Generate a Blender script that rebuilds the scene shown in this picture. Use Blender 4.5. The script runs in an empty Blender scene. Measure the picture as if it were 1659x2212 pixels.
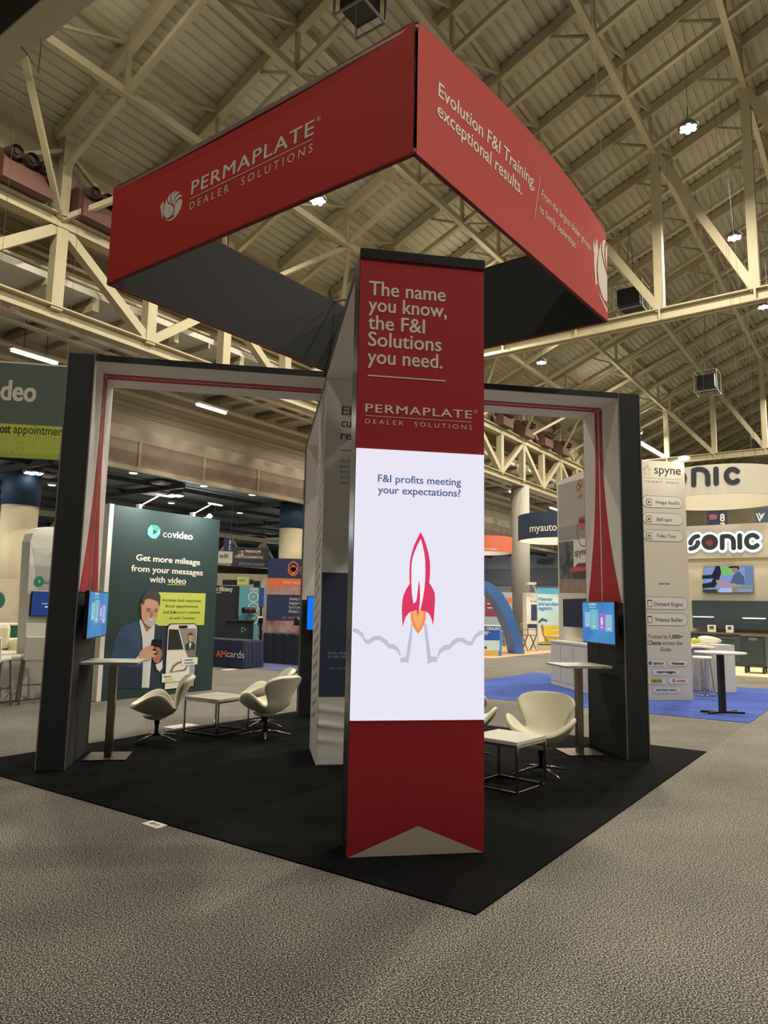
import bpy, bmesh, math, random
from mathutils import Vector, Matrix
random.seed(7)
R2 = math.sqrt(.5)
# ------------------------------------------------------------------ camera
CF, CX, CY, CZ, YAW, PITCH, ROLL = 1550.142, -1.2748, -8.4585, 1.6967, .1690, .1345, .0185
EYE = Vector((CX, CY, CZ))
_f = Vector((math.sin(YAW)*math.cos(PITCH), math.cos(YAW)*math.cos(PITCH), math.sin(PITCH)))
_r = Vector((math.cos(YAW), -math.sin(YAW), 0)); _u = _r.cross(_f)
RT = _r*math.cos(ROLL)+_u*math.sin(ROLL); UP = _u*math.cos(ROLL)-_r*math.sin(ROLL); FW = _f
cam = bpy.data.objects.new('Camera', bpy.data.cameras.new('Camera'))
bpy.context.scene.collection.objects.link(cam)
cam.data.sensor_fit = 'VERTICAL'; cam.data.sensor_height = 36; cam.data.lens = CF/2212*36
cam.data.clip_start = .05; cam.data.clip_end = 400
m = Matrix((RT, UP, -FW)).transposed().to_4x4(); m.translation = EYE; cam.matrix_world = m
SC = bpy.context.scene; SC.camera = cam; COL = SC.collection
# ------------------------------------------------------------------ look
SC.view_settings.view_transform = 'Standard'; SC.view_settings.look = 'None'
SC.view_settings.exposure = 0; SC.view_settings.gamma = 1; SC.view_settings.use_curve_mapping = False
SC.cycles.max_bounces = 8; SC.cycles.diffuse_bounces = 5; SC.cycles.sample_clamp_indirect = 4
w = bpy.data.worlds.new('World'); SC.world = w; w.use_nodes = True
w.node_tree.nodes['Background'].inputs[0].default_value = (1, .93, .80, 1)
w.node_tree.nodes['Background'].inputs[1].default_value = .035
LAMP_POWER, ROOF_FILL, TUBE_POWER, DARK_POWER = 980, 85, 55, 260
LAMP_COL = (1, .905, .73)

def D(d, s, z=0): return Vector(((d-s)*R2, (d+s)*R2, z))      # hall axes: d runs along the hall, s across it
dD = D(1, 0); dS = D(0, 1); ZZ = Vector((0, 0, 1))
def ray(u, v): return RT*((u-829.5)/CF) + UP*((1106-v)/CF) + FW
def hit(u, v, pt, n):
    r = ray(u, v); return EYE + r*((pt-EYE).dot(n)/r.dot(n))
def Gz(u, v, z=0): return hit(u, v, Vector((0, 0, z)), ZZ)
def Yp(u, v, y): return hit(u, v, Vector((0, y, 0)), Vector((0, 1, 0)))
def Xp(u, v, x): return hit(u, v, Vector((x, 0, 0)), Vector((1, 0, 0)))
def Dp(u, v, d): return hit(u, v, dD*d, dD)
def Sp(u, v, s): return hit(u, v, dS*s, dS)
def ds(p): return p.dot(dD), p.dot(dS)

# ------------------------------------------------------------------ lights (high bays continue as a grid over the hall, plus added fills)
def area(name, loc, size, power, col, rot=(0, 0, 0), sizey=None, spread=180):
    l = bpy.data.lights.new(name, 'AREA'); l.energy = power; l.color = col
    if sizey: l.shape = 'RECTANGLE'; l.size = size; l.size_y = sizey
    else: l.shape = 'DISK'; l.size = size
    l.spread = math.radians(spread)
    o = bpy.data.objects.new(name, l); COL.objects.link(o); o.location = loc; o.rotation_euler = rot
    return o
def point(name, loc, rad, power, col):
    l = bpy.data.lights.new(name, 'POINT'); l.energy = power; l.color = col; l.shadow_soft_size = rad
    o = bpy.data.objects.new(name, l); COL.objects.link(o); o.location = loc; return o
ROW_A = [(d, -.6) for d in (7.85, 16.06, 24.3, 32.5, 40.7, 49, 57, 65)]
ROW_B = [(d, 10.1) for d in (.9, 10.3, 19.8, 29.4, 38.8, 48.2)]
area('bay_and_fill_light', D(-10, 1, 16), .5, 480, LAMP_COL)  # off-grid fill added to brighten the left sign face and tower front
ROW_C = [(d, -11.5) for d in (-4, 6, 15, 24, 33)]
for row, zl, f in ((ROW_A, 17.2, 1.25), (ROW_B, 15.3, .82), (ROW_C, 17, 1.2)):
    for d, s in row:
        area('bay_and_fill_light', D(d, s, zl-.05), .5, LAMP_POWER*f, LAMP_COL)
        point('roof_fill', D(d+.8, s-.8, zl+.9), .35, ROOF_FILL, LAMP_COL)  # point fill added beside each lamp to brighten the roof underside

# ------------------------------------------------------------------ materials
def lin(c): 
    c = c/255; return c/12.92 if c <= .04045 else ((c+.055)/1.055)**2.4
def L(c): return (lin(c[0]), lin(c[1]), lin(c[2]), 1)
MATS = {}
def mat(name, c, rough=.6, metal=0, emit=0, spec=.5, noise=0, scale=8, bump=0, bscale=60, c2=None):
    if name in MATS: return MATS[name]
    M = bpy.data.materials.new(name); M.use_nodes = True; nt = M.node_tree; b = nt.nodes['Principled BSDF']
    b.inputs['Base Color'].default_value = L(c); b.inputs['Roughness'].default_value = rough
    b.inputs['Metallic'].default_value = metal; b.inputs['Specular IOR Level'].default_value = spec
    if emit:
        b.inputs['Base Color'].default_value = (0, 0, 0, 1)
        b.inputs['Emission Color'].default_value = L(c); b.inputs['Emission Strength'].default_value = emit
        b.inputs['Specular IOR Level'].default_value = .1
    tc = nt.nodes.new('ShaderNodeTexCoord')
    if noise and not emit:
        n = nt.nodes.new('ShaderNodeTexNoise'); n.inputs['Scale'].default_value = scale; n.inputs['Detail'].default_value = 4
        nt.links.new(tc.outputs['Object'], n.inputs['Vector'])
        r = nt.nodes.new('ShaderNodeValToRGB'); a = L(c); k = L(c2) if c2 else tuple(x*(1-noise) for x in a[:3])+(1,)
        r.color_ramp.elements[0].position = .35; r.color_ramp.elements[1].position = .65
        r.color_ramp.elements[0].color = k; r.color_ramp.elements[1].color = a
        nt.links.new(n.outputs['Fac'], r.inputs['Fac']); nt.links.new(r.outputs['Color'], b.inputs['Base Color'])
    if bump:
        n = nt.nodes.new('ShaderNodeTexNoise'); n.inputs['Scale'].default_value = bscale
        nt.links.new(tc.outputs['Object'], n.inputs['Vector'])
        bp = nt.nodes.new('ShaderNodeBump'); bp.inputs['Strength'].default_value = bump; bp.inputs['Distance'].default_value = .01
        nt.links.new(n.outputs['Fac'], bp.inputs['Height']); nt.links.new(bp.outputs['Normal'], b.inputs['Normal'])
    MATS[name] = M; return M
def carpet(name, dark, mid, light, scale=170, big=.18, roll=0):
    M = bpy.data.materials.new(name); M.use_nodes = True; nt = M.node_tree; b = nt.nodes['Principled BSDF']; lk = nt.links.new
    b.inputs['Roughness'].default_value = .95; b.inputs['Specular IOR Level'].default_value = .08
    tc = nt.nodes.new('ShaderNodeTexCoord')
    n = nt.nodes.new('ShaderNodeTexNoise'); n.inputs['Scale'].default_value = scale; n.inputs['Detail'].default_value = 3; n.inputs['Roughness'].default_value = .75
    lk(tc.outputs['Object'], n.inputs['Vector'])
    r = nt.nodes.new('ShaderNodeValToRGB'); e = r.color_ramp.elements
    e[0].position = .39; e[0].color = L(dark); e[1].position = .63; e[1].color = L(light)
    x = e.new(.5); x.color = L(mid)
    lk(n.outputs['Fac'], r.inputs['Fac'])
    n2 = nt.nodes.new('ShaderNodeTexNoise'); n2.inputs['Scale'].default_value = .9; n2.inputs['Detail'].default_value = 3
    lk(tc.outputs['Object'], n2.inputs['Vector'])
    mr = nt.nodes.new('ShaderNodeMapRange'); mr.inputs[1].default_value = .3; mr.inputs[2].default_value = .7
    mr.inputs[3].default_value = 1-big; mr.inputs[4].default_value = 1+big
    lk(n2.outputs['Fac'], mr.inputs[0])
    mx = nt.nodes.new('ShaderNodeVectorMath'); mx.operation = 'SCALE'
    lk(r.outputs['Color'], mx.inputs[0]); lk(mr.outputs[0], mx.inputs['Scale'])
    if roll:                                                  # the long aisle is laid with a lighter roll
        dt = nt.nodes.new('ShaderNodeVectorMath'); dt.operation = 'DOT_PRODUCT'; dt.inputs[1].default_value = (-R2, R2, 0); lk(tc.outputs['Object'], dt.inputs[0])
        lt = nt.nodes.new('ShaderNodeMath'); lt.operation = 'LESS_THAN'; lt.inputs[1].default_value = -3.06; lk(dt.outputs['Value'], lt.inputs[0])
        ma = nt.nodes.new('ShaderNodeMath'); ma.operation = 'MULTIPLY_ADD'; ma.inputs[1].default_value = roll; ma.inputs[2].default_value = 1; lk(lt.outputs[0], ma.inputs[0])
        m2 = nt.nodes.new('ShaderNodeVectorMath'); m2.operation = 'SCALE'; lk(mx.outputs['Vector'], m2.inputs[0]); lk(ma.outputs[0], m2.inputs['Scale']); mx = m2
    lk(mx.outputs['Vector'], b.inputs['Base Color'])
    bp = nt.nodes.new('ShaderNodeBump'); bp.inputs['Strength'].default_value = .25; bp.inputs['Distance'].default_value = .004
    lk(n.outputs['Fac'], bp.inputs['Height']); lk(bp.outputs['Normal'], b.inputs['Normal'])
    MATS[name] = M; return M

# ------------------------------------------------------------------ mesh helpers
WM = {}                                                       # world matrices of things
class MB:
    def __init__(s): s.v = []; s.f = []
    def add(s, vs, fs):
        o = len(s.v); s.v += [Vector(p) for p in vs]; s.f += [tuple(i+o for i in f) for f in fs]; return s
    def hexa(s, p):                                           # 8 points: bottom 4, top 4
        return s.add(p, [(3, 2, 1, 0), (4, 5, 6, 7), (0, 1, 5, 4), (1, 2, 6, 5), (2, 3, 7, 6), (3, 0, 4, 7)])
    def box(s, x0, y0, z0, x1, y1, z1):
        return s.hexa([(x0, y0, z0), (x1, y0, z0), (x1, y1, z0), (x0, y1, z0), (x0, y0, z1), (x1, y0, z1), (x1, y1, z1), (x0, y1, z1)])
    def dbox(s, d0, s0, z0, d1, s1, z1):                      # box along the hall axes
        return s.hexa([D(d0, s0, z0), D(d1, s0, z0), D(d1, s1, z0), D(d0, s1, z0), D(d0, s0, z1), D(d1, s0, z1), D(d1, s1, z1), D(d0, s1, z1)])
    def bar(s, p, q, w, h=None, up=ZZ):
        h = h or w; p = Vector(p); q = Vector(q); a = (q-p).normalized()
        if abs(a.dot(up)) > .98: up = dD
        x = a.cross(up).normalized(); y = x.cross(a)
        c = [(-1, -1), (1, -1), (1, 1), (-1, 1)]
        return s.hexa([p+x*(i*w/2)+y*(j*h/2) for i, j in c]+[q+x*(i*w/2)+y*(j*h/2) for i, j in c])
    def tube(s, pts, r, n=10, cap=True):
        pts = [Vector(p) for p in pts]; rs = r if isinstance(r, (list, tuple)) else [r]*len(pts); vs = []; fs = []; x = None
        for i, p in enumerate(pts):
            a = (pts[min(i+1, len(pts)-1)]-pts[max(i-1, 0)]).normalized()
            if x is None: x = a.orthogonal().normalized()
            else: x = (x-a*x.dot(a)).normalized()
            y = a.cross(x)
            vs += [p+(x*math.cos(t*2*math.pi/n)+y*math.sin(t*2*math.pi/n))*rs[i] for t in range(n)]
        for i in range(len(pts)-1):
            for t in range(n): fs.append((i*n+t, i*n+(t+1) % n, (i+1)*n+(t+1) % n, (i+1)*n+t))
        if cap: fs += [tuple(range(n))[::-1], tuple(range((len(pts)-1)*n, len(pts)*n))]
        return s.add(vs, fs)
    def lathe(s, prof, c, n=24):                              # prof: (radius, z)
        c = Vector(c); vs = [c+Vector((r*math.cos(t*2*math.pi/n), r*math.sin(t*2*math.pi/n), z)) for r, z in prof for t in range(n)]
        fs = [(i*n+t, i*n+(t+1) % n, (i+1)*n+(t+1) % n, (i+1)*n+t) for i in range(len(prof)-1) for t in range(n)]
        if prof[0][0] > 0: fs.append(tuple(range(n))[::-1])
        if prof[-1][0] > 0: fs.append(tuple(range((len(prof)-1)*n, len(prof)*n)))
        return s.add(vs, fs)
    def prism(s, poly, ext):                                  # planar polygon extruded by a vector
        n = len(poly); p = [Vector(q) for q in poly]; e = Vector(ext)
        return s.add(p+[q+e for q in p], [tuple(range(n)), tuple(range(n, 2*n))[::-1]]+[(i, i+n, (i+1) % n+n, (i+1) % n) for i in range(n)])
    def build(s, name, m, parent=None, smooth=False, bevel=0, sub=0, solid=0, fixn=True):
        me = bpy.data.meshes.new(name); M = WM.get(parent, Matrix()) if parent else Matrix()
        inv = M.inverted(); me.from_pydata([tuple(inv @ p) for p in s.v], [], s.f); me.materials.append(m)
        if fixn:
            b = bmesh.new(); b.from_mesh(me); bmesh.ops.recalc_face_normals(b, faces=b.faces); b.to_mesh(me); b.free()
        o = bpy.data.objects.new(name, me); COL.objects.link(o)
        if parent: o.parent = parent
        WM[o] = M
        if smooth: me.polygons.foreach_set('use_smooth', [True]*len(me.polygons))
        if solid:
            k = o.modifiers.new('Solidify', 'SOLIDIFY'); k.thickness = solid; k.offset = -1
        if bevel:
            k = o.modifiers.new('Bevel', 'BEVEL'); k.width = bevel; k.segments = 2; k.limit_method = 'ANGLE'
        if sub:
            k = o.modifiers.new('Subdivision', 'SUBSURF'); k.levels = sub; k.render_levels = sub
        return o
def tag(o, label, cat, group=None):
    o['label'] = label; o['category'] = cat
    if group: o['group'] = group
    return o
def thing(name, label, cat, loc, rz=0, group=None):
    o = bpy.data.objects.new(name, None); COL.objects.link(o); o.empty_display_size = .1
    o.location = loc; o.rotation_euler = (0, 0, rz)
    WM[o] = Matrix.Translation(Vector(loc)) @ Matrix.Rotation(rz, 4, 'Z')
    return tag(o, label, cat, group)
def struct(name, mb, m, **k):
    o = mb.build(name, m, **k); o['kind'] = 'structure'; return o
def copy_thing(root, loc, rz, label, group=None):
    r = root.copy(); COL.objects.link(r); r.location = loc; r.rotation_euler = (0, 0, rz); r['label'] = label
    if group: r['group'] = group
    for c in root.children:
        k = c.copy(); COL.objects.link(k); k.parent = r
        for g in c.children:
            h = g.copy(); COL.objects.link(h); h.parent = k
    return r

# ------------------------------------------------------------------ flat printing on real faces
_tc = {}
def text_geo(s, wgt, sp):
    key = (s, wgt, sp)
    if key in _tc: return _tc[key]
    c = bpy.data.curves.new('t', 'FONT'); c.body = s; c.size = 1; c.space_character = sp; c.resolution_u = 3
    o = bpy.data.objects.new('t', c); COL.objects.link(o)
    dg = bpy.context.evaluated_depsgraph_get(); me = bpy.data.meshes.new_from_object(o.evaluated_get(dg))
    v = [(p.co.x, p.co.y) for p in me.vertices]; f = [tuple(p.vertices) for p in me.polygons]
    bpy.data.objects.remove(o); bpy.data.meshes.remove(me); bpy.data.curves.remove(c)
    if wgt > 0:                                              # bolder: the outline thickened by shifted copies
        n = len(v); V = []; Fs = []
        for k, a in enumerate((45, 135, 225, 315, 0, 180)):
            x = wgt*math.cos(math.radians(a)); y = wgt*math.sin(math.radians(a))*.8
            V += [(p[0]+x, p[1]+y) for p in v]; Fs += [tuple(i+k*n for i in g) for g in f]
        v, f = V, Fs
    _tc[key] = (v, f); return v, f
CAP = max(y for x, y in text_geo('H', 0, 1)[0]); XH = max(y for x, y in text_geo('x', 0, 1)[0])
class Face:
    def __init__(s, pt, n, up=ZZ, warp=None):
        s.pt = Vector(pt); s.n = Vector(n).normalized(); s.up = Vector(up); s.right = s.up.cross(s.n).normalized(); s.up = s.n.cross(s.right); s.warp = warp
    def px(s, p):
        q = hit(p[0], p[1], s.pt, s.n)-s.pt; return q.dot(s.right), q.dot(s.up)
    def w(s, a, b, h=0): return s.pt+s.right*a+s.up*b+s.n*(h+(s.warp(a, b) if s.warp else 0))
class Art:
    def __init__(s, face, parent, dz=.0025): s.F = face; s.P = parent; s.mb = {}; s.T = []; s.dz = dz
    def _m(s, name, m): return s.mb.setdefault((name, m.name), (MB(), m))[0]
    def polyab(s, pts, m, k=1, name='print'):
        s._m(name, m).add([s.F.w(a, b, s.dz*k) for a, b in pts], [tuple(range(len(pts)))]); return s
    def poly(s, pts, m, k=1, name='print'): return s.polyab([s.F.px(p) for p in pts], m, k, name)
    def rect(s, u0, v0, u1, v1, m, k=1, name='print'):
        a0, b0 = s.F.px((u0, v0)); a1, b1 = s.F.px((u1, v1)); return s.polyab([(a0, b1), (a1, b1), (a1, b0), (a0, b0)], m, k, name)
    def pill(s, u0, v0, u1, v1, m, k=1, name='print', inset=0, rr=1):
        a0, b0 = s.F.px((u0, v0)); a1, b1 = s.F.px((u1, v1)); a0 += inset; a1 -= inset; b0 -= inset; b1 += inset
        r = min(abs(a1-a0), abs(b0-b1))/2*rr; P = []
        for cx, cy, t0 in ((a1-r, b0-r, 0), (a0+r, b0-r, 90), (a0+r, b1+r, 180), (a1-r, b1+r, 270)):
            P += [(cx+r*math.cos(math.radians(t0+t)), cy+r*math.sin(math.radians(t0+t))) for t in range(0, 91, 15)]
        mb = MB(); mb.add([s.F.w(a, b, s.dz*k) for a, b in P], [tuple(range(len(P)))]); s.T.append((name, mb, m)); return s
    def disc(s, c, r, m, k=1, name='print', n=28, sx=1, t0=0):
        a, b = s.F.px(c); return s.polyab([(a+r*sx*math.cos(t0+i*2*math.pi/n), b+r*math.sin(t0+i*2*math.pi/n)) for i in range(n)], m, k, name)
    def ring(s, c, r0, r1, m, k=1, name='print', n=28, sx=1, a0=0, a1=360):
        a, b = s.F.px(c); t = [math.radians(a0+(a1-a0)*i/n) for i in range(n+1)]
        vs = [s.F.w(a+r*sx*math.cos(x), b+r*math.sin(x), s.dz*k) for r in (r0, r1) for x in t]
        s._m(name, m).add(vs, [(i, i+1, n+2+i, n+1+i) for i in range(n)]); return s
    def line(s, p, q, wd, m, k=1, name='rule'):
        (a0, b0), (a1, b1) = s.F.px(p), s.F.px(q); l = math.hypot(a1-a0, b1-b0) or 1; x = -(b1-b0)/l*wd/2; y = (a1-a0)/l*wd/2
        return s.polyab([(a0-x, b0-y), (a1-x, b1-y), (a1+x, b1+y), (a0+x, b0+y)], m, k, name)
    def hline(s, p, q, wd, m, k=1, name='rule'):
        (a0, b0), (a1, b1) = s.F.px(p), s.F.px(q); b = (b0+b1)/2
        return s.polyab([(a0, b-wd/2), (a1, b-wd/2), (a1, b+wd/2), (a0, b+wd/2)], m, k, name)
    def stroke(s, pts, wd, m, k=1, name='lettering'):         # round-ended thick line through pixel points
        P = [s.F.px(p) for p in pts]; mb = MB(); s.T.append((name, mb, m))
        for i in range(len(P)-1):
            (a0, b0), (a1, b1) = P[i], P[i+1]; l = math.hypot(a1-a0, b1-b0) or 1e-6; t = math.atan2(b1-b0, a1-a0); q = []
            q += [(a1+wd/2*math.cos(t+x), b1+wd/2*math.sin(t+x)) for x in [math.radians(-90+22.5*j) for j in range(9)]]
            q += [(a0+wd/2*math.cos(t+x), b0+wd/2*math.sin(t+x)) for x in [math.radians(90+22.5*j) for j in range(9)]]
            mb.add([s.F.w(a, b, s.dz*k+.00004*i) for a, b in q], [tuple(range(len(q)))])
        return s
    def text(s, t, Lp, Rp, top, m, wgt=0, sp=1, k=1, name='lettering', ref='cap', H=None):
        a0, b0 = s.F.px(Lp); a1, b1 = s.F.px(Rp); b = (b0+b1)/2
        if H is None: H = s.F.px(top)[1]-b0
        v, f = text_geo(t, wgt, sp); x0 = min(x for x, y in v); x1 = max(x for x, y in v)
        sy = H/(CAP if ref == 'cap' else XH); sx = (a1-a0)/(x1-x0)
        mb = MB(); nv = len(text_geo(t, 0, sp)[0])
        mb.add([s.F.w(a0+(x-x0)*sx, b+y*sy, s.dz*k+.00003*(i//nv)) for i, (x, y) in enumerate(v)], f); s.T.append((name, mb, m)); s.H = H; return s
    def done(s):
        for (name, mn), (mb, m) in s.mb.items(): mb.build(name, m, s.P, fixn=False)
        for name, mb, m in s.T: mb.build(name, m, s.P, fixn=False)
        return s
def grid(F, a0, b0, a1, b1, na, nb, h=0):
    mb = MB(); vs = [F.w(a0+(a1-a0)*i/na, b0+(b1-b0)*j/nb, h) for j in range(nb+1) for i in range(na+1)]
    return mb.add(vs, [(j*(na+1)+i, j*(na+1)+i+1, (j+1)*(na+1)+i+1, (j+1)*(na+1)+i) for j in range(nb) for i in range(na)])

# colours
m_floor = carpet('aisle_carpet', (18, 17, 17), (80, 77, 72), (204, 199, 188), 115, .14, .14)
m_black = carpet('black_carpet', (7, 7, 8), (13, 13, 14), (27, 27, 29), 210, .25)
m_blue = carpet('blue_carpet', (50, 64, 128), (70, 90, 166), (98, 120, 196), 90, .1)
m_slate = carpet('slate_carpet', (70, 74, 104), (92, 98, 132), (116, 122, 156), 90, .1)
m_steel = mat('painted_steel', (180, 170, 138), .55, noise=.08, scale=.8)
m_deck = mat('roof_deck', (192, 187, 160), .7, noise=.1, scale=.5)
m_beige = mat('beige_wall', (176, 166, 136), .8, noise=.1, scale=.4)
m_header = mat('header_paint', (196, 184, 158), .7, noise=.05, scale=.3)
m_woodband = mat('wood_band', (158, 138, 118), .6, noise=.18, scale=1.6)
m_lowdeck = mat('low_deck', (212, 208, 196), .7)
m_darkceil = mat('dark_ceiling', (112, 118, 120), .8, noise=.15, scale=.5)
m_greymetal = mat('grey_metal', (120, 118, 108), .5)
m_darkmetal = mat('dark_metal', (40, 40, 40), .5)
m_red = mat('red_fabric', (192, 48, 32), .75, bump=.03, bscale=400)
m_redp = mat('crimson_fabric', (172, 34, 42), .75, bump=.03, bscale=400)
m_black_f = mat('black_fabric', (34, 35, 36), .85, bump=.05, bscale=200)
m_char = mat('charcoal_fabric', (40, 42, 46), .8)
m_white_f = mat('white_fabric', (222, 218, 214), .8)
m_print = mat('white_print', (232, 226, 214), .7)
m_trimw = mat('silver_trim', (200, 198, 194), .35, .7)
m_cream = mat('cream_leather', (246, 240, 216), .45, noise=.03, scale=5)
m_whitetop = mat('white_laminate', (232, 228, 214), .35)
m_chrome = mat('chrome', (215, 213, 208), .12, 1)
m_brushed = mat('brushed_steel', (150, 140, 128), .32, 1)
m_blk = mat('black_plastic', (16, 17, 20), .35)
m_whitep = mat('white_panel', (232, 230, 222), .6)
m_navy = mat('navy_print', (34, 46, 84), .7)

# ================================================================== SETTING
fl = MB(); fl.add([D(-25, -30), D(95, -30), D(95, 70), D(-25, 70)], [(0, 1, 2, 3)]); struct('floor', fl, m_floor)
K = 5/12; SW = 15.0; ZW = 16.4
def rz(s, off=0): return ZW+K*(SW-s)+off
# ribbed roof deck falling towards the wall
mb = MB(); S0, S1 = 15.4, -14; n = int((S0-S1)/.30); prof = []
for i in range(n+1):
    s = S0-i*.30
    prof += [(s, 0), (s-.19, 0), (s-.21, .07), (s-.28, .07)]
vs = []
for s, h in prof:
    vs += [D(-24, s, rz(s)+h), D(84, s, rz(s)+h)]
mb.add(vs, [(2*i, 2*i+1, 2*i+3, 2*i+2) for i in range(len(prof)-1)])
struct('ceiling', mb, m_deck, fixn=False)
# beige wall above the long wall truss, the end wall, the side walls
mb = MB(); mb.dbox(-24, 15.35, 13.2, 84, 15.65, 16.7); struct('wall_left', mb, m_beige)
mb = MB(); mb.dbox(-24, 16.4, 11.71, 62, 16.6, 13.4); mb.dbox(-24, 15.36, 13.42, 62, 16.6, 13.5); struct('wall_upper', mb, m_beige)
mb = MB()
for z_, s_, r_ in ((12.0, 16.1, .06), (12.25, 16.25, .04), (12.6, 16.2, .07), (12.9, 16.3, .03), (11.95, 15.7, .05)): mb.tube([D(-22, s_, z_), D(61, s_, z_)], r_, 8)
struct('trim_13', mb, m_header)
mb = MB(); mb.dbox(76, -14, 0, 76.4, 15.3, 29); struct('wall_end', mb, m_beige)
mb = MB(); mb.dbox(62, 15.5, 0, 62.4, 66, 11); struct('wall_far', mb, mat('grey_wall', (120, 122, 122), .8))
mb = MB()
for i, z in enumerate((1.2, 4.4, 7.6)): mb.dbox(61.85, 15.6, z, 61.98, 45, z+1.7)
struct('trim_1', mb, mat('dark_wall_band', (82, 86, 90), .7))
mb = MB(); mb.dbox(-24, 66, 0, 84, 66.4, 9); struct('wall_back', mb, mat('warm_wall', (150, 138, 110), .8))
# low bay between the wall truss and the header
mb = MB(); mb.dbox(-24, 15.4, 11.5, 62, 21.2, 11.7); struct('ceiling', mb, m_lowdeck)
mb = MB()
for i in range(26): mb.dbox(-20+3.2*i, 15.4, 11.05, -19.78+3.2*i, 21, 11.5)
for i in range(52): mb.dbox(-20+1.6*i, 15.4, 11.3, -19.92+1.6*i, 21, 11.5)
struct('trim_2', mb, m_steel)
mb = MB()
for s, z, r in ((17.0, 10.75, .09), (17.6, 10.7, .05), (19.5, 10.6, .10), (20.1, 10.75, .05), (18.3, 10.9, .04), (20.6, 10.5, .12)):
    mb.tube([D(-22, s, z), D(62, s, z)], r, 8)
struct('trim_3', mb, m_header)
mb = MB(); mb.dbox(-24, 21, 7.45, 62, 21.5, 11.6); struct('wall_header', mb, m_header)
mb = MB(); mb.dbox(-24, 20.9, 9.95, 62, 21.0, 10.15); mb.dbox(-24, 20.82, 7.3, 62, 21.05, 7.5); mb.dbox(-24, 20.94, 9.7, 62, 21, 9.78); struct('trim_4', mb, m_steel)
mb = MB(); mb.dbox(-24, 20.93, 7.5, 62, 21.0, 8.6); struct('trim_5', mb, m_woodband)
mb = MB()
for i in range(24): mb.dbox(-20.2+3.53*i, 20.88, 7.5, -20.06+3.53*i, 20.95, 8.62)
struct('trim_6', mb, m_steel)
# dark low ceiling of the room behind the header
mb = MB(); mb.dbox(-24, 21.51, 7.5, 61.9, 65.9, 7.8); struct('ceiling', mb, m_darkceil)
mb = MB()
for i in range(14): mb.dbox(-22, 23+3.0*i, 7.2, 61, 23.12+3.0*i, 7.4)
for i in range(12): mb.dbox(-18+6.5*i, 21.6, 7.1, -17.8+6.5*i, 64, 7.35)
struct('trim_7', mb, mat('dark_conduit', (52, 54, 54), .6))

# ---- roof structure: joist trusses both ways
SL = [11.75-3.35*i for i in range(8)]; DL = [-16.2+3.35*i for i in range(28)]; OFF = -1.75
mb = MB()
for s in SL:
    for k, off, wd, hh in ((0, -.2, .16, .22), (1, OFF, .2, .24)):
        mb.bar(D(-22, s, rz(s, off)), D(80, s, rz(s, off)), wd, hh)
struct('trim_8', mb, m_steel)
mb = MB()
for s in SL:
    for i, d in enumerate(DL):
        mb.bar(D(d, s, rz(s, OFF)), D(d, s, rz(s, -.2)), .13)
        mb.bar(D(d, s, rz(s, OFF)), D(d+3.35, s, rz(s, -.2)), .085)
struct('trim_9', mb, m_steel)
mb = MB()
for i, d in enumerate(DL):
    mb.bar(D(d, 15.2, rz(15.2, -.28)), D(d, -13.8, rz(-13.8, -.28)), .26, .40)
    mb.bar(D(d, 14.6, rz(14.6, OFF)), D(d, -13.8, rz(-13.8, OFF)), .17, .17)
struct('trim_10', mb, m_steel)
mb = MB()
for d in DL:
    for s in SL:
        mb.bar(D(d, s, rz(s, OFF)), D(d, s+1.68, rz(s+1.68, -.3)), .09)
struct('trim_11', mb, m_steel)
# ---- long wall truss
def ibeam(mb, p, q, w_, h, up=ZZ, t=.05):
    p = Vector(p); q = Vector(q); a = (q-p).normalized(); x = a.cross(up).normalized(); y = x.cross(a)
    mb.bar(p+y*(h/2-t/2), q+y*(h/2-t/2), w_, t, up); mb.bar(p-y*(h/2-t/2), q-y*(h/2-t/2), w_, t, up); mb.bar(p, q, t, h, up)
t = thing('wall_truss', 'long pale steel truss running along the left wall above the low bay', 'truss', D(4.1, 15, 10.3))
mb = MB(); ibeam(mb, D(-20, 15, 13.2), D(62, 15, 13.2), .42, .45); mb.build('top_chord', m_steel, t)
mb = MB(); ibeam(mb, D(-20, 15, 10.3), D(62, 15, 10.3), .42, .45); mb.build('bottom_chord', m_steel, t)
for i in range(-3, 9):
    d = 4.1+6.7*i
    for e in (0, 3.35): MB().bar(D(d+e, 15, 10.4), D(d+e, 15, 13.1), .36, .36).build('web_post', m_steel, t)
    for e in (3.35, -3.35): MB().bar(D(d, 15, 13.05), D(d+e, 15, 10.5), .3, .3).build('web_diagonal', m_steel, t)
mb = MB()
for i in range(-4, 9):
    d = 4.1+6.7*i
    mb.bar(D(d, 15, 13.3), D(d, 15, 16.0), .3, .3)
    for e in (-3.35, 3.35):
        mb.bar(D(d, 15, 13.3), D(d+e, 11.75, rz(11.75, OFF)), .16)
        mb.bar(D(d, 15, 15.6), D(d+e, 15, 13.4), .12)
struct('trim_12', mb, m_steel)
F = Face(D(0, 14.785, 0), -dS); t_w = t
A = Art(F, t, .004); A.text('S- 40', (-6, 664), (42, 676), None, mat('stencil_red', (110, 60, 48), .7), .01, 1.1, H=.17); A.done()
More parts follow.
